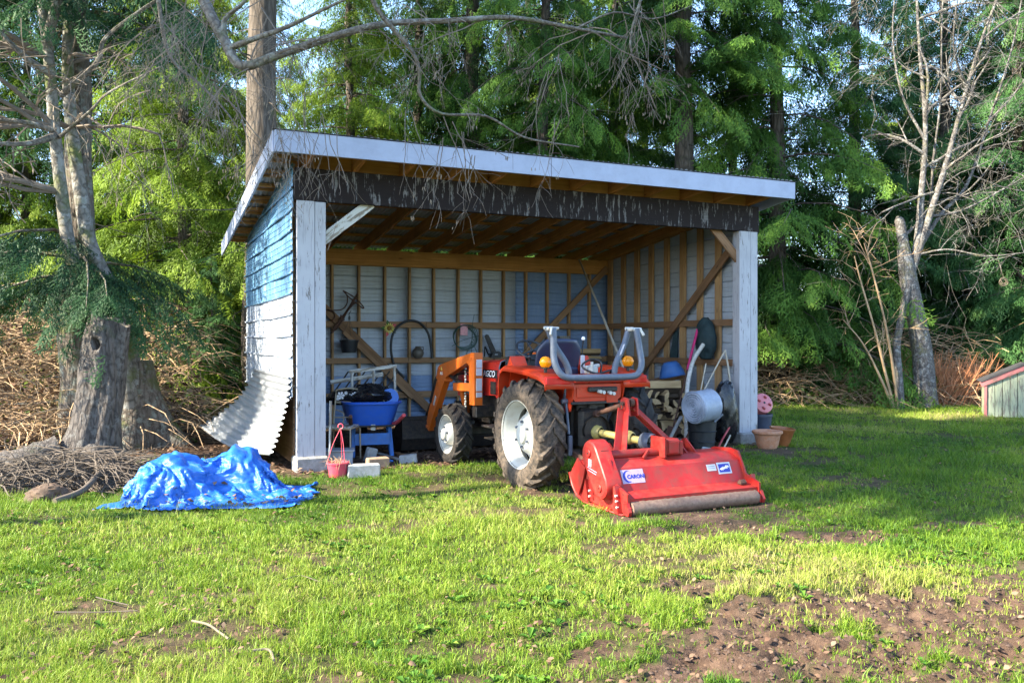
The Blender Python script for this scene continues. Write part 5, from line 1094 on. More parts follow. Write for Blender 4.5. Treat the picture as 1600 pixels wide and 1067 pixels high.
# ---------------------------------------------------------------- blue tarpaulin: a sheet let fall over a heap, taken where it came to rest
def settle_tarp():
    """drop a slack sheet over lumps with the cloth solver in a scene of its own; returns the resting grid"""
    sc2 = bpy.data.scenes.new('cloth_drop'); NX, NY = 80, 60; tmp = []
    def solid(mb):
        me = bpy.data.meshes.new('lump'); me.from_pydata(mb.v, [], mb.f); me.update(); o = bpy.data.objects.new('lump', me); sc2.collection.objects.link(o)
        o.modifiers.new('c', 'COLLISION'); o.collision.cloth_friction = 60; o.collision.thickness_outer = .006; tmp.append(o)
    solid(MB().add([(-6, -6, 0), (6, -6, 0), (6, 6, 0), (-6, 6, 0)], [(0, 1, 2, 3)]))
    for x, y, z, r_, sz in ((-.52, -.02, .08, .47, 1.0), (.22, .50, .12, .42, 1.0), (-.25, .25, .0, .28, 1), (.62, .25, .0, .20, .8), (-.75, -.05, .0, .22, .7), (.95, .0, .0, .15, .6), (.3, -.1, -.02, .15, .7)):
        solid(MB().lathe([(max(.001, r_ * math.sin(a)), -r_ * sz * math.cos(a)) for a in [math.pi * i / 12 for i in range(13)]], 18, Matrix.Translation((x, y, z))))
    q = random.Random(3); V = []
    for j in range(NY):
        for i in range(NX):
            a, b = i / (NX - 1) - .5, j / (NY - 1) - .5
            V.append((a * 1.85 + .05 + .03 * math.sin(b * 17) + .02 * math.sin(b * 41 + a * 9), b * 1.3 * (1 - .45 * max(0, a + .1)) + .04 * math.sin(a * 13) + .08, .62 + .03 * math.sin(a * 23 + b * 7) + .03 * math.sin(b * 19 - a * 11) + q.uniform(-.004, .004)))
    F = [(j * NX + i, j * NX + i + 1, (j + 1) * NX + i + 1, (j + 1) * NX + i) for j in range(NY - 1) for i in range(NX - 1)]
    me = bpy.data.meshes.new('sheet'); me.from_pydata(V, [], F); me.update(); o = bpy.data.objects.new('sheet', me); sc2.collection.objects.link(o); tmp.append(o)
    m = o.modifiers.new('cloth', 'CLOTH'); s_ = m.settings; s_.quality = 6; s_.mass = .15; s_.tension_stiffness = s_.compression_stiffness = 20; s_.shear_stiffness = 8; s_.bending_stiffness = .05
    s_.shrink_min = s_.shrink_max = -.55; s_.air_damping = 2
    k_ = m.collision_settings; k_.collision_quality = 3; k_.distance_min = .006; k_.use_self_collision = True; k_.self_distance_min = .008; k_.friction = 20
    m.point_cache.frame_end = 48
    for f in range(1, 49): sc2.frame_set(f)
    dg = sc2.view_layers[0].depsgraph; e = o.evaluated_get(dg).to_mesh(); co = np.empty(len(e.vertices) * 3, 'f'); e.vertices.foreach_get('co', co)
    for x in tmp: d_ = x.data; bpy.data.objects.remove(x); bpy.data.meshes.remove(d_)
    bpy.data.scenes.remove(sc2)
    return co.reshape(NY, NX, 3)
TP = settle_tarp() * np.array([.68, .78, .76]); ca_, sa_ = math.cos(.06), math.sin(.06)
TP = np.stack([TP[..., 0] * ca_ - TP[..., 1] * sa_ - 2.83, TP[..., 0] * sa_ + TP[..., 1] * ca_ + 8.02, TP[..., 2]], -1)
TP[..., 2] += np.maximum(0, height(TP[..., 0], TP[..., 1])) + .012
def up2(A, k_=2):
    for ax in (0, 1):
        n0 = A.shape[ax]; t = np.linspace(0, n0 - 1, (n0 - 1) * k_ + 1); i0 = np.minimum(t.astype(int), n0 - 2); f = (t - i0).reshape((-1, 1, 1) if ax == 0 else (1, -1, 1)); f = f * f * (3 - 2 * f) * .35 + f * .65
        A = np.take(A, i0, ax) * (1 - f) + np.take(A, i0 + 1, ax) * f
    return A
TP0 = TP; TP = up2(TP); NJ, NI = TP.shape[:2]                 # fine creases of stiff woven plastic
du, dv = np.gradient(TP, axis=1), np.gradient(TP, axis=0); nm = np.cross(du, dv); nm /= np.linalg.norm(nm, axis=-1, keepdims=True) + 1e-9
cu_, cv_ = np.meshgrid(np.linspace(0, 2.6, NI), np.linspace(0, 1.9, NJ)); wx, wy = fbm(cu_ * 2, cv_ * 2, 3, 3) * .9, fbm(cu_ * 2 + 7, cv_ * 2, 4, 3) * .9; crease = 0
for k_, (ang, fr_, am_) in enumerate(((.3, 1.5, .036), (1.4, 2.1, .032), (2.3, 3.0, .022), (.8, 4.6, .008), (2.8, 7.5, .003))):
    ph = (cu_ * math.cos(ang) + cv_ * math.sin(ang)) * fr_ + (wx * math.cos(ang + 1.6) + wy) * fr_ * .9; crease = crease + am_ * (1 - 2 * np.abs((ph % 1) * 2 - 1)) * smooth(.3, .6, vnoise(cu_ * 2.5 + k_ * 5, cv_ * 2.5, 8 + k_))
edge = np.minimum(np.minimum(cu_, 2.6 - cu_), np.minimum(cv_, 1.9 - cv_)); crease = crease * smooth(0, .18, edge) * (.25 + .75 * smooth(.03, .16, TP[..., 2])); TP = TP + nm * crease[..., None]; TP[..., 2] = np.maximum(TP[..., 2], height(TP[..., 0], TP[..., 1]) + .012 + .012 * vnoise(cu_ * 9, cv_ * 9, 2))
I = np.arange(NJ * NI).reshape(NJ, NI)
tarp = rawmesh('tarpaulin', TP, np.stack([I[:-1, :-1], I[:-1, 1:], I[1:, 1:], I[1:, :-1]], -1), 'tarp_blue', None, None, 4)
tarp.data.polygons.foreach_set('use_smooth', [True] * len(tarp.data.polygons))
md = tarp.modifiers.new('t', 'SOLIDIFY'); md.thickness = .002
tag(tarp, 'crumpled bright blue tarpaulin heaped on the grass by the stump', 'tarpaulin')
n = 110; ii, jj = g.integers(4, 34, n), g.integers(26, 77, n); q = TP0[ii, jj]; q = q[q[:, 2] < .14]
o = litter('tarp_leaves', q[:, 0], q[:, 1], .05, 'dry leaves and twigs lying in the tarpaulin folds', .0); me_ = o.data
co = np.empty(len(me_.vertices) * 3, 'f'); me_.vertices.foreach_get('co', co); co = co.reshape(-1, 6, 3); co[..., 2] += (q[:, 2] - height(q[:, 0], q[:, 1]))[:, None] + .006; me_.vertices.foreach_set('co', co.ravel()); me_.update()
# ---------------------------------------------------------------- trees and undergrowth
g = np.random.default_rng(11)
def leaflets(seed):
    """a branched spray: side twigs off a rachis, each set with narrow leaflets; local x = length"""
    r = np.random.default_rng(seed); T = []
    def twig(p, d, L, n, w):
        p = np.array(p, float); d = np.array(d, float); d /= np.linalg.norm(d); s_ = np.cross([0, 0, 1.], d); s_ /= np.linalg.norm(s_) + 1e-9
        for i in range(n):
            t = (i + .6) / n; q = p + d * L * t - np.array([0, 0, .35 * L * t * t]); sg = 1 if i % 2 else -1
            e = q + d * w * r.uniform(.5, 1) + s_ * sg * w * r.uniform(.5, 1.1) + np.array([0, 0, -w * r.uniform(.1, .7)]); h = d * w * .30
            T.append([q - h, q + h, e])
        T.append([p + s_ * w * .12, p - s_ * w * .12, p + d * L - np.array([0, 0, .38 * L])])
    m = 9
    for k in range(m):
        t = (k + .5) / m; L = (.42 * math.sin(math.pi * min(1, t * .75 + .25)) + .06) * r.uniform(.7, 1.2); sg = 1 if k % 2 else -1
        twig((t, 0, -.18 * t * t + r.normal(0, .02)), (r.uniform(.7, 1.1), sg * r.uniform(.5, .9), -r.uniform(.05, .5)), L, 5, .11)
    twig((.6, 0, -.07), (1, 0, -.3), .45, 6, .11)
    return np.array(T)                                # tris x 3 x 3
FRONDS = [leaflets(s_) for s_ in range(3)]
def place(P, X, Zu, sc, tint, fr=0):
    """sprays at P pointing along X with upward side Zu -> verts, tint"""
    X = X / np.linalg.norm(X, axis=1, keepdims=True); Yv = np.cross(Zu, X); Yv /= np.linalg.norm(Yv, axis=1, keepdims=True) + 1e-9; Zv = np.cross(X, Yv)
    T = FRONDS[fr].reshape(-1, 3); B = np.stack([X, Yv, Zv], 1)
    V = P[:, None] + np.einsum('vk,nkj->nvj', T, B) * sc[:, None, None]
    return V.reshape(-1, 3), np.repeat(tint, len(T))
def conifer_arrays(seed, H, z0, Rm, nb, droop=.5, dens=.13, size=.46, power=.75, gap=0, side=None, lmin=.5):
    r = np.random.default_rng(seed); Ps, Xs, Us, Ss, Ts = [], [], [], [], []; limbs = []
    for i in range(nb):
        z = z0 + (H - z0) * ((i + r.random()) / nb) ** 1.15
        L = Rm * max(.06, (1 - (z - z0) / (H - z0 + .3))) ** power * r.uniform(lmin, 1.1)
        a = i * 2.39996 + r.normal() * .35
        if side is not None and abs((a - side + math.pi) % (2 * math.pi) - math.pi) > 1.9: continue
        rise = r.uniform(.0, .25); dr = droop * r.uniform(.6, 1.35); bt = r.random(); bend = r.normal() * .25
        m = max(3, int(L / dens)); s_ = (np.arange(m) + .5) / m; s_ = .12 + .88 * s_
        aa = a + bend * s_; x = np.cos(aa) * L * s_; y = np.sin(aa) * L * s_; zz = z + L * (rise * s_ - dr * s_ ** 2.1)
        limbs.append((z, aa[0], L, rise, dr, a, bend))
        tang = np.stack([np.cos(aa), np.sin(aa), rise - 2.1 * dr * s_ ** 1.1], 1); lat = np.stack([-np.sin(aa), np.cos(aa), 0 * aa], 1)
        wdt = (.35 + .9 * np.sin(np.pi * np.clip(s_ * .9 + .05, 0, 1))) * min(1.25, .45 + L / 3)
        for sd_ in (-1, 1):
            for rep in range(2):
                off = r.random(m) * wdt * .55 * (rep * 1.0)
                P = np.stack([x, y, zz], 1) + lat * (sd_ * off)[:, None] + tang * (off * .5)[:, None]
                P[:, 2] -= off * (.25 + .5 * dr) + r.random(m) * .05
                X = tang * r.uniform(.4, 1.0, m)[:, None] + lat * sd_ * r.uniform(.35, 1.0, m)[:, None]; X[:, 2] -= r.uniform(.15, .9, m) * (.45 + dr)
                U = np.stack([r.normal(0, .35, m), r.normal(0, .35, m), np.ones(m)], 1)
                Ps.append(P); Xs.append(X); Us.append(U); Ss.append(size * r.uniform(.6, 1.25, m) * (.7 + .4 * wdt))
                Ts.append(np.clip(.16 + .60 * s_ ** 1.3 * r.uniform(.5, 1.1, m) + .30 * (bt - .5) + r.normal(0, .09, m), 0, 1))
    P, X, U, Sz, T = map(np.concatenate, (Ps, Xs, Us, Ss, Ts)); k_ = r.integers(0, 3, len(P)); V, A = [], []
    for q in range(3):
        m = k_ == q
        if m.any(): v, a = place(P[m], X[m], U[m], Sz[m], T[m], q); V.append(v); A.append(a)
    return np.concatenate(V), np.concatenate(A), limbs
def limb_mesh(limbs, H, r0, dead=60, seed=0, twig=.02):
    rr = random.Random(seed); mb = MB()
    for z, a0, L, rise, dr, a, bend in limbs:
        pts = []
        for s_ in (0, .25, .5, .75, 1): aa = a + bend * s_; pts.append((math.cos(aa) * L * s_, math.sin(aa) * L * s_, z + L * (rise * s_ - dr * s_ ** 2.1)))
        mb.tube(pts, [twig * (.4 + L / 3) * (1.1 - s_) for s_ in (0, .25, .5, .75, .98)], 4, False)
    for i in range(dead):
        z = rr.uniform(.3, H * .6); a = rr.uniform(0, 6.28); L = rr.uniform(.5, 1.6); p = Vector((0, 0, z)); d = Vector((math.cos(a), math.sin(a), rr.uniform(-.3, .2))); pts = [p]
        for q in range(4): p = p + d * L / 4; d = d + Vector((rr.uniform(-.4, .4), rr.uniform(-.4, .4), rr.uniform(-.35, .1))); pts.append(p)
        mb.tube(pts, [.016, .012, .008, .005, .003], 3, False)
    return mb
def trunk_mb(H, r0, lean=(0, 0), flare=.5, n=12, seed=0, wob=.05):
    rr = random.Random(seed); pts = []; rs = []
    for i in range(15):
        t = i / 14; z = H * t ** 1.3; pts.append((lean[0] * t + rr.uniform(-wob, wob) * min(1, i), lean[1] * t + rr.uniform(-wob, wob) * min(1, i), z - .12)); rs.append(r0 * (1 - .85 * t) * (1 + flare * math.exp(-z * 3)) + .01)
    return MB().tube(pts, rs, n)
PROTO = {}
def conifer_proto(key, leaf, H, z0, Rm, nb, r0, bark_, seed, **kw):
    V, A, limbs = conifer_arrays(seed, H, z0, Rm, nb, **kw)
    me = rawmesh('crown', V, np.arange(len(V)).reshape(-1, 3), leaf + '_leaf', None, A); me.data.materials[0] = MATS[leaf + '_leaf']
    tk = trunk_mb(H, r0, seed=seed).build('trunk', bark_, None, 60); lb = limb_mesh(limbs, H, r0, 40, seed).build('limbs', bark_, None, 60); lb['kind'] = 'stuff'
    PROTO[key] = [me, tk, lb]
    for o in PROTO[key]: C.objects.unlink(o)
def conifer(key, px, Y, sc=1.0, rot=0, label='', group='conifers behind the shed', leaf=None, name='conifer_tree', X=None, szz=1):
    X = (px - 800) / 1320 * Y if X is None else X
    root = thing(name, label, 'tree', (X, Y, gz(X, Y)), rot, group); root.scale = (sc, sc, sc * szz)
    for o in PROTO[key]:
        c = o.copy(); C.objects.link(c); c.parent = root
        if leaf and o.name.startswith('crown'):
            c.material_slots[0].link = 'OBJECT'; c.material_slots[0].material = MATS[leaf + '_leaf']
        if o.name.startswith('crown'): c['kind'] = 'stuff'
    return root
conifer_proto('a', 'hemlock', 14, .5, 3.2, 112, .22, 'fir_bark', 1, droop=.34, dens=.16, size=.44)
conifer_proto('b', 'hemlock', 15, 1.2, 3.5, 108, .24, 'fir_bark', 2, droop=.5, dens=.165, size=.46)
conifer_proto('c', 'cedar', 13, .7, 3.1, 108, .18, 'fir_bark', 3, droop=.36, dens=.16, size=.46)
conifer_proto('t', 'hemlock', 17, 4.6, 3.4, 80, .36, 'fir_bark', 4, droop=.7, dens=.24, size=.5)       # tall, bare below
conifer_proto('u', 'hemlock', 18, 7.6, 3.3, 76, .36, 'fir_bark', 6, droop=.45, dens=.19, size=.52)
conifer_proto('s', 'fir', 5.0, .15, 1.9, 70, .07, 'fir_bark', 5, droop=.35, dens=.14, size=.34)       # young
LB = 'drooping dark green conifer behind the shed'
TREES = [  # key, px, Y, scale, rot, leaf, label, tall-factor
 ('c', 285, 17.2, 1.0, .4, 'cedar', 'sunlit yellow-green conifer left of the shed roof', 1),
 ('c', 40, 20.5, 1.0, 2.1, 'cedar', 'pale green conifer behind the twin birch trunks', 1),
 ('a', 185, 22.5, 1.1, 1.2, 'cedar', 'tall green conifer between birch trunks and bare fir trunk', 1),
 ('b', -150, 19.5, 1.0, 3.3, 'fir', 'dark conifer at the left picture edge', 1),
 ('u', 410, 15.7, 1.0, .3, 'hemlock', 'tall fir with thick bare trunk rising behind the roof\'s high corner', 1.4),
 ('c', 545, 20.2, 1.05, 5.2, 'cedar', 'light green conifer above the left half of the roof', 1),
 ('b', 655, 22.5, 1.05, 4.1, 'hemlock', 'mid green conifer above the roof, left of the broken fir trunk', 1),
 ('t', 738, 21.5, 1.0, 2.2, 'hemlock', 'fir with bare brown trunk above the middle of the roof', 1),
 ('b', 850, 19.6, .92, 1.9, 'hemlock', 'dark drooping hemlock right behind the middle of the roof', 1.1),
 ('a', 960, 23.5, 1.1, .9, 'hemlock', 'conifer behind the roof between dark hemlock and thick trunk', 1),
 ('u', 1068, 20.4, .95, 5.5, 'hemlock', 'big fir with thick bare trunk above the roof\'s low right part', 1.05),
 ('b', 1215, 21.5, 1.15, 3.0, 'hemlock', 'large dark drooping hemlock beside the right end of the roof', 1.05),
 ('a', 1335, 24.0, 1.15, 2.0, 'fir', 'deep green conifer behind the leaning alder, to its left', 1),
 ('b', 1475, 25.0, 1.1, .2, 'fir', 'dark conifer behind the right alder limbs', 1),
 ('a', 1590, 22.5, 1.05, 4.6, 'fir', 'dark conifer behind the small plank hut', 1),
 ('b', 1720, 21.0, 1.1, 1.4, 'fir', 'dark conifer at the right picture edge', 1),
]
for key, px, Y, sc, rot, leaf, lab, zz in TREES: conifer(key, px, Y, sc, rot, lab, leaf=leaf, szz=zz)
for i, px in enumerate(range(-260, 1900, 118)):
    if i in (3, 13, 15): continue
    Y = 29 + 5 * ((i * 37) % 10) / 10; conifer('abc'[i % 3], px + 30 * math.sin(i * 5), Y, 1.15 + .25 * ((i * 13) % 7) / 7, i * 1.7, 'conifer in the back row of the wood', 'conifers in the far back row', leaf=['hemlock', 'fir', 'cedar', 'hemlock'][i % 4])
for px, Y, sc, rot, lab in ((1235, 23.4, .8, .5, 'young blue-green fir beside the right shed post'), (1335, 23.8, .95, 2.5, 'young fir behind the thin leaning alder stems'), (1262, 20.9, .34, 4.4, 'small low fir bush on the bank right of the terracotta pots'),
                            (1455, 23.6, .9, 1.1, 'young fir just behind the thick alder trunk'), (1560, 23.0, .95, 3.9, 'young fir behind the red-twigged shrub'), (330, 15.6, .62, 2.2, 'young light green fir by the left shed wall')):
    conifer('s', px, Y, sc, rot, lab, 'young firs at the edge of the lawn', name='young_fir')

# the fir bough tree on the left: trunk behind the birches, boughs coloured darker as if shaded, hanging over the stump
V1, A1, l1 = conifer_arrays(21, 3.0, 2.35, 2.5, 8, droop=.36, dens=.10, size=.34, lmin=.6, power=.05)
V2, A2, l2 = conifer_arrays(22, 15, 6.2, 2.8, 56, droop=.6, dens=.2, size=.46)
V, A, limbs = np.concatenate([V1, V2]), np.concatenate([A1, A2]), l1 + l2
lt = thing('conifer_tree', 'conifer with shade-darkened boughs standing over the grey stump, left', 'tree', (-6.35, 12.3, 0), 0, 'conifers behind the shed')
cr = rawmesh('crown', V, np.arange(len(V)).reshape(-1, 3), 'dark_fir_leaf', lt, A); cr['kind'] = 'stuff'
trunk_mb(13, .27, (.1, .0), .6, 12, 5).build('trunk', 'moss_bark', lt, 60); limb_mesh(limbs, 13, .25, 30, 9, .024).build('limb', 'moss_bark', lt, 60)['kind'] = 'stuff'

# a tall slim-stemmed conifer left of the frame, whose high crown shades the right lawn
ot = thing('conifer_tree', 'tall conifer standing left of the lawn, its crown high above', 'tree', (-9.0, 4.6, 0), 0)
for q in range(4):
    c = PROTO['u'][0].copy(); C.objects.link(c); c.parent = ot; c.rotation_euler = (0, 0, 1.7 * q + .3); c.scale = (1.4 - .1 * (q % 2), 1.4 - .1 * (q % 2), 1.46 + .02 * q); c['kind'] = 'stuff'
trunk_mb(26, .16, (0, 0), .3, 10, 15).build('trunk', 'fir_bark', ot, 60); c = PROTO['u'][2].copy(); C.objects.link(c); c.parent = ot; c.scale = (1.3, 1.3, 1.46)
# bare trees -------------------------------------------------------------------
def branch_rec(mb, rr, p, d, L, r, depth, droop, spread, nseg=5, kids=3, minr=.0025, cat=None, taper=.55):
    pts = [p]; rs = [r]; dd = Vector(d).normalized()
    for i in range(nseg):
        dd = (dd + Vector((rr.gauss(0, .16), rr.gauss(0, .16), rr.gauss(0, .13) - droop * (i + 1) / nseg * .35))).normalized()
        p = p + dd * L / nseg; pts.append(p); rs.append(max(minr, r * (1 - (1 - taper) * (i + 1) / nseg)))
    mb.tube(pts, rs, 6 if r > .03 else (4 if r > .01 else 3), False)
    if depth <= 0:
        if cat is not None: cat.append((pts[-1], dd.copy()))
        return
    for k_ in range(kids):
        i = rr.randint(max(1, nseg // 3), nseg); ax = dd.orthogonal().normalized(); ax.rotate(Matrix.Rotation(rr.uniform(0, 6.28), 3, dd))
        nd = (dd * (1 - spread) + ax * spread + Vector((0, 0, -droop * .3))).normalized()
        branch_rec(mb, rr, pts[i], nd, L * rr.uniform(.45, .8), max(minr, rs[i] * rr.uniform(.4, .65)), depth - 1, droop * 1.15, spread, max(3, nseg - 1), kids, minr, cat, taper)
def catkins(lst, rr, frac=.6):
    mb = MB()
    for p, d in lst:
        if rr.random() > frac: continue
        for q in range(rr.randint(1, 3)):
            o = p + Vector((rr.uniform(-.03, .03), rr.uniform(-.03, .03), 0)); e = o + Vector((rr.uniform(-.012, .012), rr.uniform(-.012, .012), -rr.uniform(.025, .05))); mb.tube([o, (o + e) / 2, e], [.003, .005, .002], 4, False)
    return mb
# twin birch, left: trunks lean left as they rise; one long limb arches over the shed front
rr = random.Random(42); BY = 11.9
base = gr(213, 697); bi = thing('birch_tree', 'twin-trunked mossy birch behind the stump with limbs arching over the shed', 'tree', (0, 0, 0))
bx0 = Vector((base.x, base.y, -.1))
def tpath(pxs, Y0, Y1):
    return [at(px, py, Y0 + (Y1 - Y0) * i / (len(pxs) - 1)) for i, (px, py) in enumerate(pxs)]
t1 = [bx0 + Vector((.05, .1, 0))] + tpath([(205, 640), (186, 540), (150, 470), (112, 400), (96, 300), (85, 200), (76, 90), (60, -40), (40, -250), (20, -500)], 11.9, 11.4)
t2 = [bx0 + Vector((.12, .0, 0))] + tpath([(214, 640), (200, 540), (170, 450), (140, 380), (124, 290), (112, 200), (106, 100), (112, -30), (135, -260), (150, -520)], 12.0, 12.0)
for tt, r0 in ((t1, .115), (t2, .13)):
    L = len(tt); MB().tube(bez(tt, 4), [r0 * 1.55 if i < 2 else r0 * (1 + .45 * math.exp(-i / 5)) * (1 - .62 * i / (4 * L)) for i in range(4 * (L - 1) + 1)], 14).build('trunk', 'birch_bark', bi, 60)
# root flare with buttresses
fl = []
for i in range(10):
    t = i / 9; z = 1.35 * (1 - t) - .12; row = []
    for k_ in range(29):
        a = 2 * math.pi * k_ / 28; lob = .5 + .5 * math.cos(a * 4 + .6 + .5 * math.sin(a * 2)); rad = .27 + .10 * t + (.44 * lob) * t ** 2.6
        row.append((bx0.x + .02 + math.cos(a) * rad + .12 * t - .10 * (1 - t), bx0.y + .05 + math.sin(a) * rad, z + .04 * lob * t))
    fl.append(row)
MB().grid(fl).build('root_flare', 'moss_bark', bi, 60)
cats = []; limb = MB(); twigs = MB()
main = bez([at(75, 60, 11.3), at(140, -180, 10.6), at(240, -170, 9.6), at(318, 0, 8.7), at(350, 62, 8.5), at(377, 103, 8.4), at(430, 88, 8.4), at(520, 58, 8.4), at(600, 38, 8.5), at(700, 33, 8.6), at(800, 28, 8.8), at(900, 45, 9.0), at(980, 60, 9.3)], 6)
n_ = len(main); limb.tube(main, [.066 * (1 - .86 * i / n_) + .004 for i in range(n_)], 8)
sec = [([at(360, 75, 8.45), at(400, 60, 8.3), at(450, 42, 8.2), at(500, 18, 8.1), at(560, -10, 8.0)], .028), ([at(350, 62, 8.5), at(352, 30, 8.5), at(380, 5, 8.4), at(410, -40, 8.3)], .03),
       ([at(560, -60, 8.2), at(590, 15, 8.3), at(640, 75, 8.5), at(655, 110, 8.6), at(657, 150, 8.7), at(690, 178, 8.8), at(760, 182, 9.0), at(820, 215, 9.1), at(905, 230, 9.3)], .026),
       ([at(240, -60, 10), at(262, 80, 10), at(310, 130, 10.1), at(345, 165, 10.1), at(372, 200, 10.2)], .024), ([at(95, 150, 11.3), at(150, 100, 11), at(165, 60, 10.9), at(230, 10, 10.7), at(300, -30, 10.5)], .04),
       ([at(88, 205, 11.2), at(30, 190, 11), at(-60, 185, 10.8)], .045), ([at(88, 212, 11.2), at(40, 225, 10.7), at(-40, 222, 10.4)], .05), ([at(92, 215, 11.2), at(140, 175, 10.6), at(170, 145, 10.4), at(250, 105, 10.2)], .022),
       ([at(85, 120, 11.2), at(40, 90, 11), at(0, 50, 10.8), at(-60, -20, 10.5)], .05), ([at(900, 45, 9.0), at(960, 20, 9.1), at(1020, 30, 9.2), at(1080, 10, 9.3)], .01), ([at(1020, -60, 9.0), at(985, 60, 9.1), at(1000, 110, 9.2), at(1025, 170, 9.3)], .012)]
for p, r_ in sec:
    q = bez(p, 5); limb.tube(q, [r_ * (1 - .8 * i / len(q)) + .003 for i in range(len(q))], 6)
limb.build('limbs', 'limb_bark', bi, 60)['kind'] = 'stuff'
def hang(px, py, Y, dx, dn, depth=3, r=.008, kids=3, L=None):
    p = at(px, py, Y); branch_rec(twigs, rr, p, Vector((dx, rr.uniform(-.3, .3), -dn)), L or rr.uniform(.45, .9), r, depth, .35, .5, 5, kids, .0019, cats, .6)
for i in range(24): hang(rr.uniform(200, 420), rr.uniform(-20, 175), rr.uniform(8.6, 10.2), rr.uniform(-.8, .8), rr.uniform(.2, .9), 3, .009)
for i in range(17):
    q = main[rr.randint(int(n_ * .38), n_ - 1)]; branch_rec(twigs, rr, q, Vector((rr.uniform(-.9, .9), rr.uniform(-.4, .4), rr.uniform(-.8, .4))), rr.uniform(.4, .9), .008, 3, .4, .5, 5, 3, .0019, cats, .6)
for px, py, Y, L in ((470, 150, 8.6, .9), (500, 180, 8.6, .8), (520, 205, 8.6, .7), (430, 190, 8.6, .6), (640, 170, 8.7, .8), (700, 185, 8.8, .9), (690, 215, 8.8, .7), (725, 200, 8.9, .8), (745, 240, 8.9, .6), (860, 110, 8.9, .9), (870, 190, 9.0, .6), (880, 90, 9.0, .8), (410, 215, 8.7, .6), (455, 240, 8.6, .55), (395, 230, 8.8, .5)):
    for q in range(2): hang(px + rr.uniform(-8, 8), py + rr.uniform(-8, 8), Y, rr.uniform(-.25, .35), 1, 2, .0055, 2, L * rr.uniform(.6, 1))
for i in range(10): hang(rr.uniform(960, 1040), rr.uniform(-20, 60), 9.2, rr.uniform(-.3, .5), rr.uniform(.3, 1), 2, .006)
for i in range(14):
    q = t1[rr.randint(6, 9)] if i % 2 else t2[rr.randint(6, 9)]; branch_rec(twigs, rr, q, Vector((rr.uniform(-1, 1), rr.uniform(-1, .6), rr.uniform(-.1, .7))), rr.uniform(1.0, 2.2), .028, 3, .25, .5, 5, 3, .0022, cats, .6)
for i in range(12):       # leftward limbs beyond the frame, which dapple the blue wall
    q = t1[rr.randint(5, 7)]; branch_rec(twigs, rr, q, Vector((-1, rr.uniform(-1.6, -.2), rr.uniform(-.1, .7))), rr.uniform(1.2, 2.2), .035, 3, .1, .5, 5, 3, .008, None, .6)
for i in range(10):       # the high crown above the frame, which dapples the lawn and the left wall
    q = t1[9] if i % 2 else t2[9]; branch_rec(twigs, rr, q + Vector((0, 0, rr.uniform(-1.5, 0))), Vector((rr.uniform(-1, 1), rr.uniform(-1, 1), rr.uniform(.2, 1))), rr.uniform(1.8, 3.0), .04, 3, .1, .5, 5, 3, .004, None, .6)
twigs.build('twigs', 'bare_twig', bi, None)['kind'] = 'stuff'
catkins(cats, rr, .22).build('catkins', 'straw_stick', bi, None)['kind'] = 'stuff'

# alder clump, right
al = thing('alder_tree', 'bare alder with pale broken-topped trunk and spreading limbs on the right lawn', 'tree', (0, 0, 0)); AY = 19.3
trk = MB(); tb = bez(tpath([(1446, 640), (1442, 560), (1432, 500), (1420, 440), (1412, 390), (1407, 352), (1402, 338)], AY, AY), 5)
trk.tube(tb, [.225 * (1 - .25 * i / len(tb)) * (1 + .3 * math.exp(-i / 3)) * min(1, .62 + .05 * max(0, len(tb) - i - 8)) * (1 if i < len(tb) - 3 else (.85, .6, .2)[i - len(tb) + 3]) for i in range(len(tb))], 14)
trk.build('trunk', 'alder_bark', al, 60)
lm = MB(); at_ = []
AL = [([(1418, 440), (1432, 390), (1440, 300), (1446, 200), (1437, 80), (1430, -40)], .19), ([(1428, 410), (1455, 330), (1480, 250), (1510, 140), (1540, 45), (1575, -40)], .15), ([(1432, 395), (1470, 335), (1510, 290), (1545, 190), (1580, 80), (1600, -20)], .085),
      ([(1416, 430), (1405, 380), (1450, 330), (1458, 250), (1470, 150), (1472, 20), (1480, -50)], .07), ([(1440, 340), (1500, 330), (1560, 300), (1630, 260)], .05), ([(1425, 400), (1480, 390), (1540, 400), (1600, 395)], .035), ([(1446, 220), (1410, 150), (1395, 60), (1400, -30)], .05), ([(1510, 140), (1490, 70), (1500, -30)], .045), ([(1545, 190), (1590, 140), (1640, 60)], .04)]
for p, r_ in AL:
    r_ *= .72; q = bez(tpath(p, AY, AY + rr.uniform(-1.2, .6)), 5); lm.tube(q, [r_ * (1 - .9 * (i / len(q)) ** .6) + .006 for i in range(len(q))], 8)
    for k_ in range(7):
        i = rr.randint(len(q) // 4, len(q) - 1); branch_rec(lm, rr, q[i], Vector((rr.uniform(-1, 1), rr.uniform(-.7, .5), rr.uniform(-.3, .8))), rr.uniform(.8, 1.9), r_ * .30, 3, .12, .5, 5, 3, .003, None, .55)
lm.build('limbs', 'alder_bark', al, 60)['kind'] = 'stuff'
s2 = MB(); q = bez(tpath([(1407, 642), (1404, 590), (1401, 540), (1408, 500), (1418, 455), (1425, 420)], 19.0, 19.2), 5); s2.tube(q, [.10 * (1 - .35 * i / len(q)) for i in range(len(q))], 10)
s2.build('trunk', 'alder_bark', al, 60)
th = thing('sapling', 'thin pale leaning saplings growing at the foot of the alder', 'sapling', (0, 0, 0)); sp_ = MB()
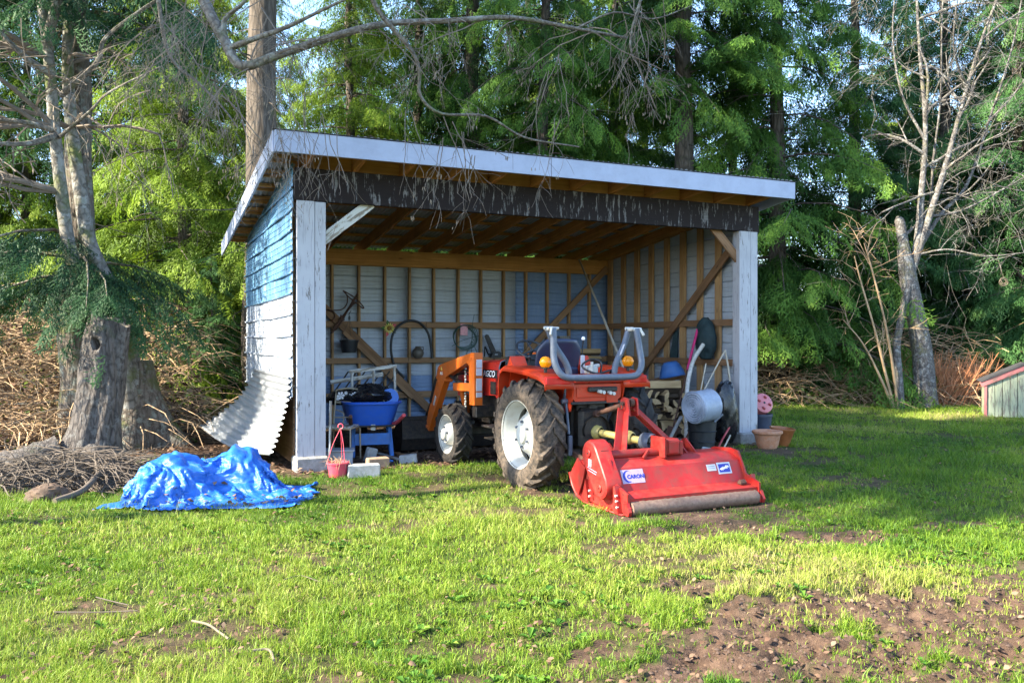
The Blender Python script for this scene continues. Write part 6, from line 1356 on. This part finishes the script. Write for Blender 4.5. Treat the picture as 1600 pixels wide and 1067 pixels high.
for p in ([(1399, 645), (1385, 590), (1368, 520), (1345, 440), (1335, 400)], [(1403, 645), (1396, 580), (1382, 500), (1362, 420), (1350, 380)], [(1397, 644), (1380, 600), (1350, 540), (1318, 500)]):
    q = bez(tpath(p, 18.8, 18.6), 5); sp_.tube(q, [.035 * (1 - .8 * i / len(q)) + .003 for i in range(len(q))], 6)
    for k_ in range(5): branch_rec(sp_, rr, q[rr.randint(6, len(q) - 1)], Vector((rr.uniform(-1, 1), rr.uniform(-.5, .5), rr.uniform(.2, 1))), .8, .01, 2, .1, .5, 4, 3, .004, None)
sp_.build('stem', 'cane', th, 60)

# undergrowth ------------------------------------------------------------------
def canes(name, label, n, region, hgt, mat, r=.006, seed=1, cat='brambles', L=(.7, 1.8), upr=.8):
    r_ = random.Random(seed); mb = MB()
    for i in range(n):
        x, y = region(r_); z = gz(x, y) + r_.random() ** 1.6 * hgt(x, y) * .8; a = r_.uniform(0, 6.28); d = Vector((math.cos(a), math.sin(a), r_.uniform(-.1, 1) * upr)).normalized(); l_ = r_.uniform(*L); p = Vector((x, y, z)); pts = [p]
        for q in range(4):
            p = p + d * l_ / 4; d = (d + Vector((r_.gauss(0, .25), r_.gauss(0, .25), -r_.uniform(.1, .5)))).normalized()
            if p.z < .02: p.z = .02
            pts.append(p)
        k_ = r_.uniform(.6, 1.5); mb.tube(pts, [r * k_, r * k_, r * k_ * .9, r * k_ * .7, r * k_ * .4], 3, False)
    o = mb.build(name, mat, None); return tag(o, label, cat, kind='stuff')
def leaves(name, label, n, region, hgt, mat, size, seed=2, cat='brambles', low=0):
    r_ = np.random.default_rng(seed); pr = random.Random(seed); XY = np.array([region(pr) for _ in range(n)])
    hh = np.array([hgt(a, b) for a, b in XY]); Z = height(XY[:, 0], XY[:, 1]) + low + r_.random(n) ** 1.5 * hh
    P = np.column_stack([XY, Z]); a = r_.normal(size=(n, 3)); b = r_.normal(size=(n, 3)); a /= np.linalg.norm(a, axis=1, keepdims=True); b -= a * (a * b).sum(1, keepdims=True); b /= np.linalg.norm(b, axis=1, keepdims=True)
    s_ = size * r_.uniform(.5, 1.4, (n, 1)); V = np.stack([P - a * s_, P - b * s_ * .5, P + a * s_, P + b * s_ * .5], 1)
    F = (np.arange(n)[:, None] * 4 + [0, 1, 2, 0, 2, 3]).reshape(-1, 3)
    return tag(rawmesh(name, V, F, mat, None, np.repeat(r_.random(n), 4)), label, cat, kind='stuff')
def regL(r_):
    while True:
        x, y = r_.uniform(-13, -3.6), r_.uniform(11.2, 18)
        u, v = shed_uv(x, y)
        if y > 12.2 + .34 * (x + 7) - .6 and u < -.7 and abs(x / y) < .85: return x, y
hL = lambda x, y: max(.25, min(2.1, .5 + .75 * (y - 12.0 - .2 * (x + 7)))) * (.7 + .5 * float(vnoise(x * .9, y * .9, 4)))
canes('bramble_thicket', 'tangle of dry tan bramble canes behind the stump', 4600, regL, hL, 'cane', .0065, 1)
canes('grey_brush', 'grey dead twigs within the bramble thicket', 1500, regL, hL, 'cane_grey', .006, 8, 'brush')
leaves('bramble_leaves', 'dry brown leaves caught in the bramble thicket', 16000, regL, hL, 'dead_leaf', .045, 3, 'leaves')
leaves('bramble_greens', 'sparse green leaves in the bramble thicket', 2200, regL, hL, 'ivy_leaf', .04, 4, 'leaves')
def regR(r_):
    while True:
        x, y = r_.uniform(4.2, 15), r_.uniform(19.9, 23.5)
        if y > 20.0 + .05 * math.sin(x * 3): return x, y
hR = lambda x, y: min(1.9, .3 + .75 * (y - 19.9)) * (.6 + .6 * float(vnoise(x * .8, y * .8, 14)))
canes('bramble_bank', 'brown dead canes on the bank behind the right lawn', 3600, regR, lambda x, y: hR(x, y) * 1.3, 'cane', .009, 5, L=(.8, 2.0))
leaves('ivy_bank', 'pale green ivy and low leaves along the far lawn edge', 22000, regR, lambda x, y: .25 + .5 * hR(x, y) * .6, 'ivy_leaf', .07, 6, 'ivy')
leaves('bank_litter', 'brown leaf litter beneath the right bank', 6000, regR, hR, 'dead_leaf', .06, 7, 'leaves')
regB = lambda r_: (r_.uniform(-14, 16), r_.uniform(23, 30))
leaves('forest_floor_leaves', 'dim low greenery on the forest floor behind the shed', 12000, regB, lambda x, y: 1.6, 'hemlock_leaf', .11, 9, 'undergrowth')
# red-twigged shrub by the hut
rs_ = thing('red_twig_shrub', 'shrub of upright red-brown bare twigs beside the plank hut', 'shrub', (10.0, 19.9, 0)); mb = MB(); r2 = random.Random(3)
for i in range(150):
    a = r2.uniform(0, 6.28); b = r2.uniform(0, 1.0); p = Vector((math.cos(a) * b * 1.0, math.sin(a) * b * .5, 0)); d = Vector((.55 + r2.gauss(0, .35), r2.gauss(0, .25), 1)).normalized(); L = r2.uniform(.5, 1.45); pts = [p]
    for q in range(5): p = p + d * L / 5; d = (d + Vector((r2.gauss(.02, .09), r2.gauss(0, .09), .03))).normalized(); pts.append(p)
    mb.tube(pts, [.012, .011, .010, .009, .009, .004], 4, False)
    for q in range(3): mb.tube([pts[3 + q % 2], pts[3 + q % 2] + Vector((r2.uniform(-.15, .25), r2.uniform(-.1, .1), r2.uniform(.15, .35)))], [.007, .004], 3, False)
mb.build('twigs', 'red_twig', rs_)
# hanging ring of wound wire on a branch, far right
wr = MB(); c0 = at(1568, 440, 19.5)
for i in range(5): wr.tube([c0 + Vector(((.10 - .012 * i) * math.cos(a) + .02 * (i % 2), .02 * math.sin(a * 2 + i), (.10 - .014 * i) * math.sin(a))) for a in [k_ * math.pi / 10 for k_ in range(20)]], .007, 5, closed=True)
wr.tube([c0 + Vector((0, 0, .1)), c0 + Vector((-.02, .3, .75))], .003, 4)
tag(wr.build('wire_ring', 'straw_stick', None, 60), 'small round coil of pale wire hanging among the dark boughs', 'ornament')
print('TRIS', sum(len(m.loop_triangles) if m.calc_loop_triangles() is None else 0 for m in bpy.data.meshes), {k: len(v[0].data.polygons) for k, v in PROTO.items()})
canes('brush_pile', 'heap of dead brown twigs and roots between stump and blue tarp', 1500, regP, lambda x, y: .36 * max(.15, 1 - ((x + 4.85) / 1.1) ** 2 - ((y - 9.1) / .75) ** 2), 'cane_grey', .0055, 15, 'brush', (.3, .9), .5)
stk = MB().tube(bez([gr(85, 790) + Vector((0, 0, .04)), gr(130, 778) + Vector((0, 0, .08)), gr(165, 752) + Vector((0, 0, .16)), gr(195, 735) + Vector((0, 0, .22))], 5), .03, 7)
tag(stk.build('dead_branch', 'cane_grey', None, 60), 'thick grey branch lying across the front of the brush pile', 'branch')
for p, lab in (([(300, 980), (325, 985), (345, 998), (357, 1008)], 'short pale stick lying on the near grass'), ([(395, 1030), (420, 1028), (428, 1045)], 'bent pale stick among leaves at the bottom edge'), ([(85, 962), (150, 962), (215, 962)], 'long thin straight twig on the grass at left'), ([(150, 940), (180, 946), (200, 950)], 'thin dark twig on the grass at left'), ([(445, 915), (470, 910), (500, 918)], 'small dark twig in the middle of the lawn')):
    pts = [gr(*k_) for k_ in p]
    for k_ in pts: k_.z = gz(k_.x, k_.y) + .035
    tag(MB().tube(bez(pts, 4), .006 if 'stick' in lab else .0035, 6).build('twig', 'straw_stick' if 'pale' in lab else 'cane_grey', None, 60), lab, 'twig')
q = gr(925, 793); tag(MB().box((0, 0, 0), (.16, .05, .012), .004, Matrix.Translation((q.x, q.y, gz(q.x, q.y) + .02)) @ Matrix.Rotation(.2, 4, 'Z'), .004).build('bark_flake', 'brace_wood', None), 'flat brown flake of bark on the grass before the mower', 'bark')
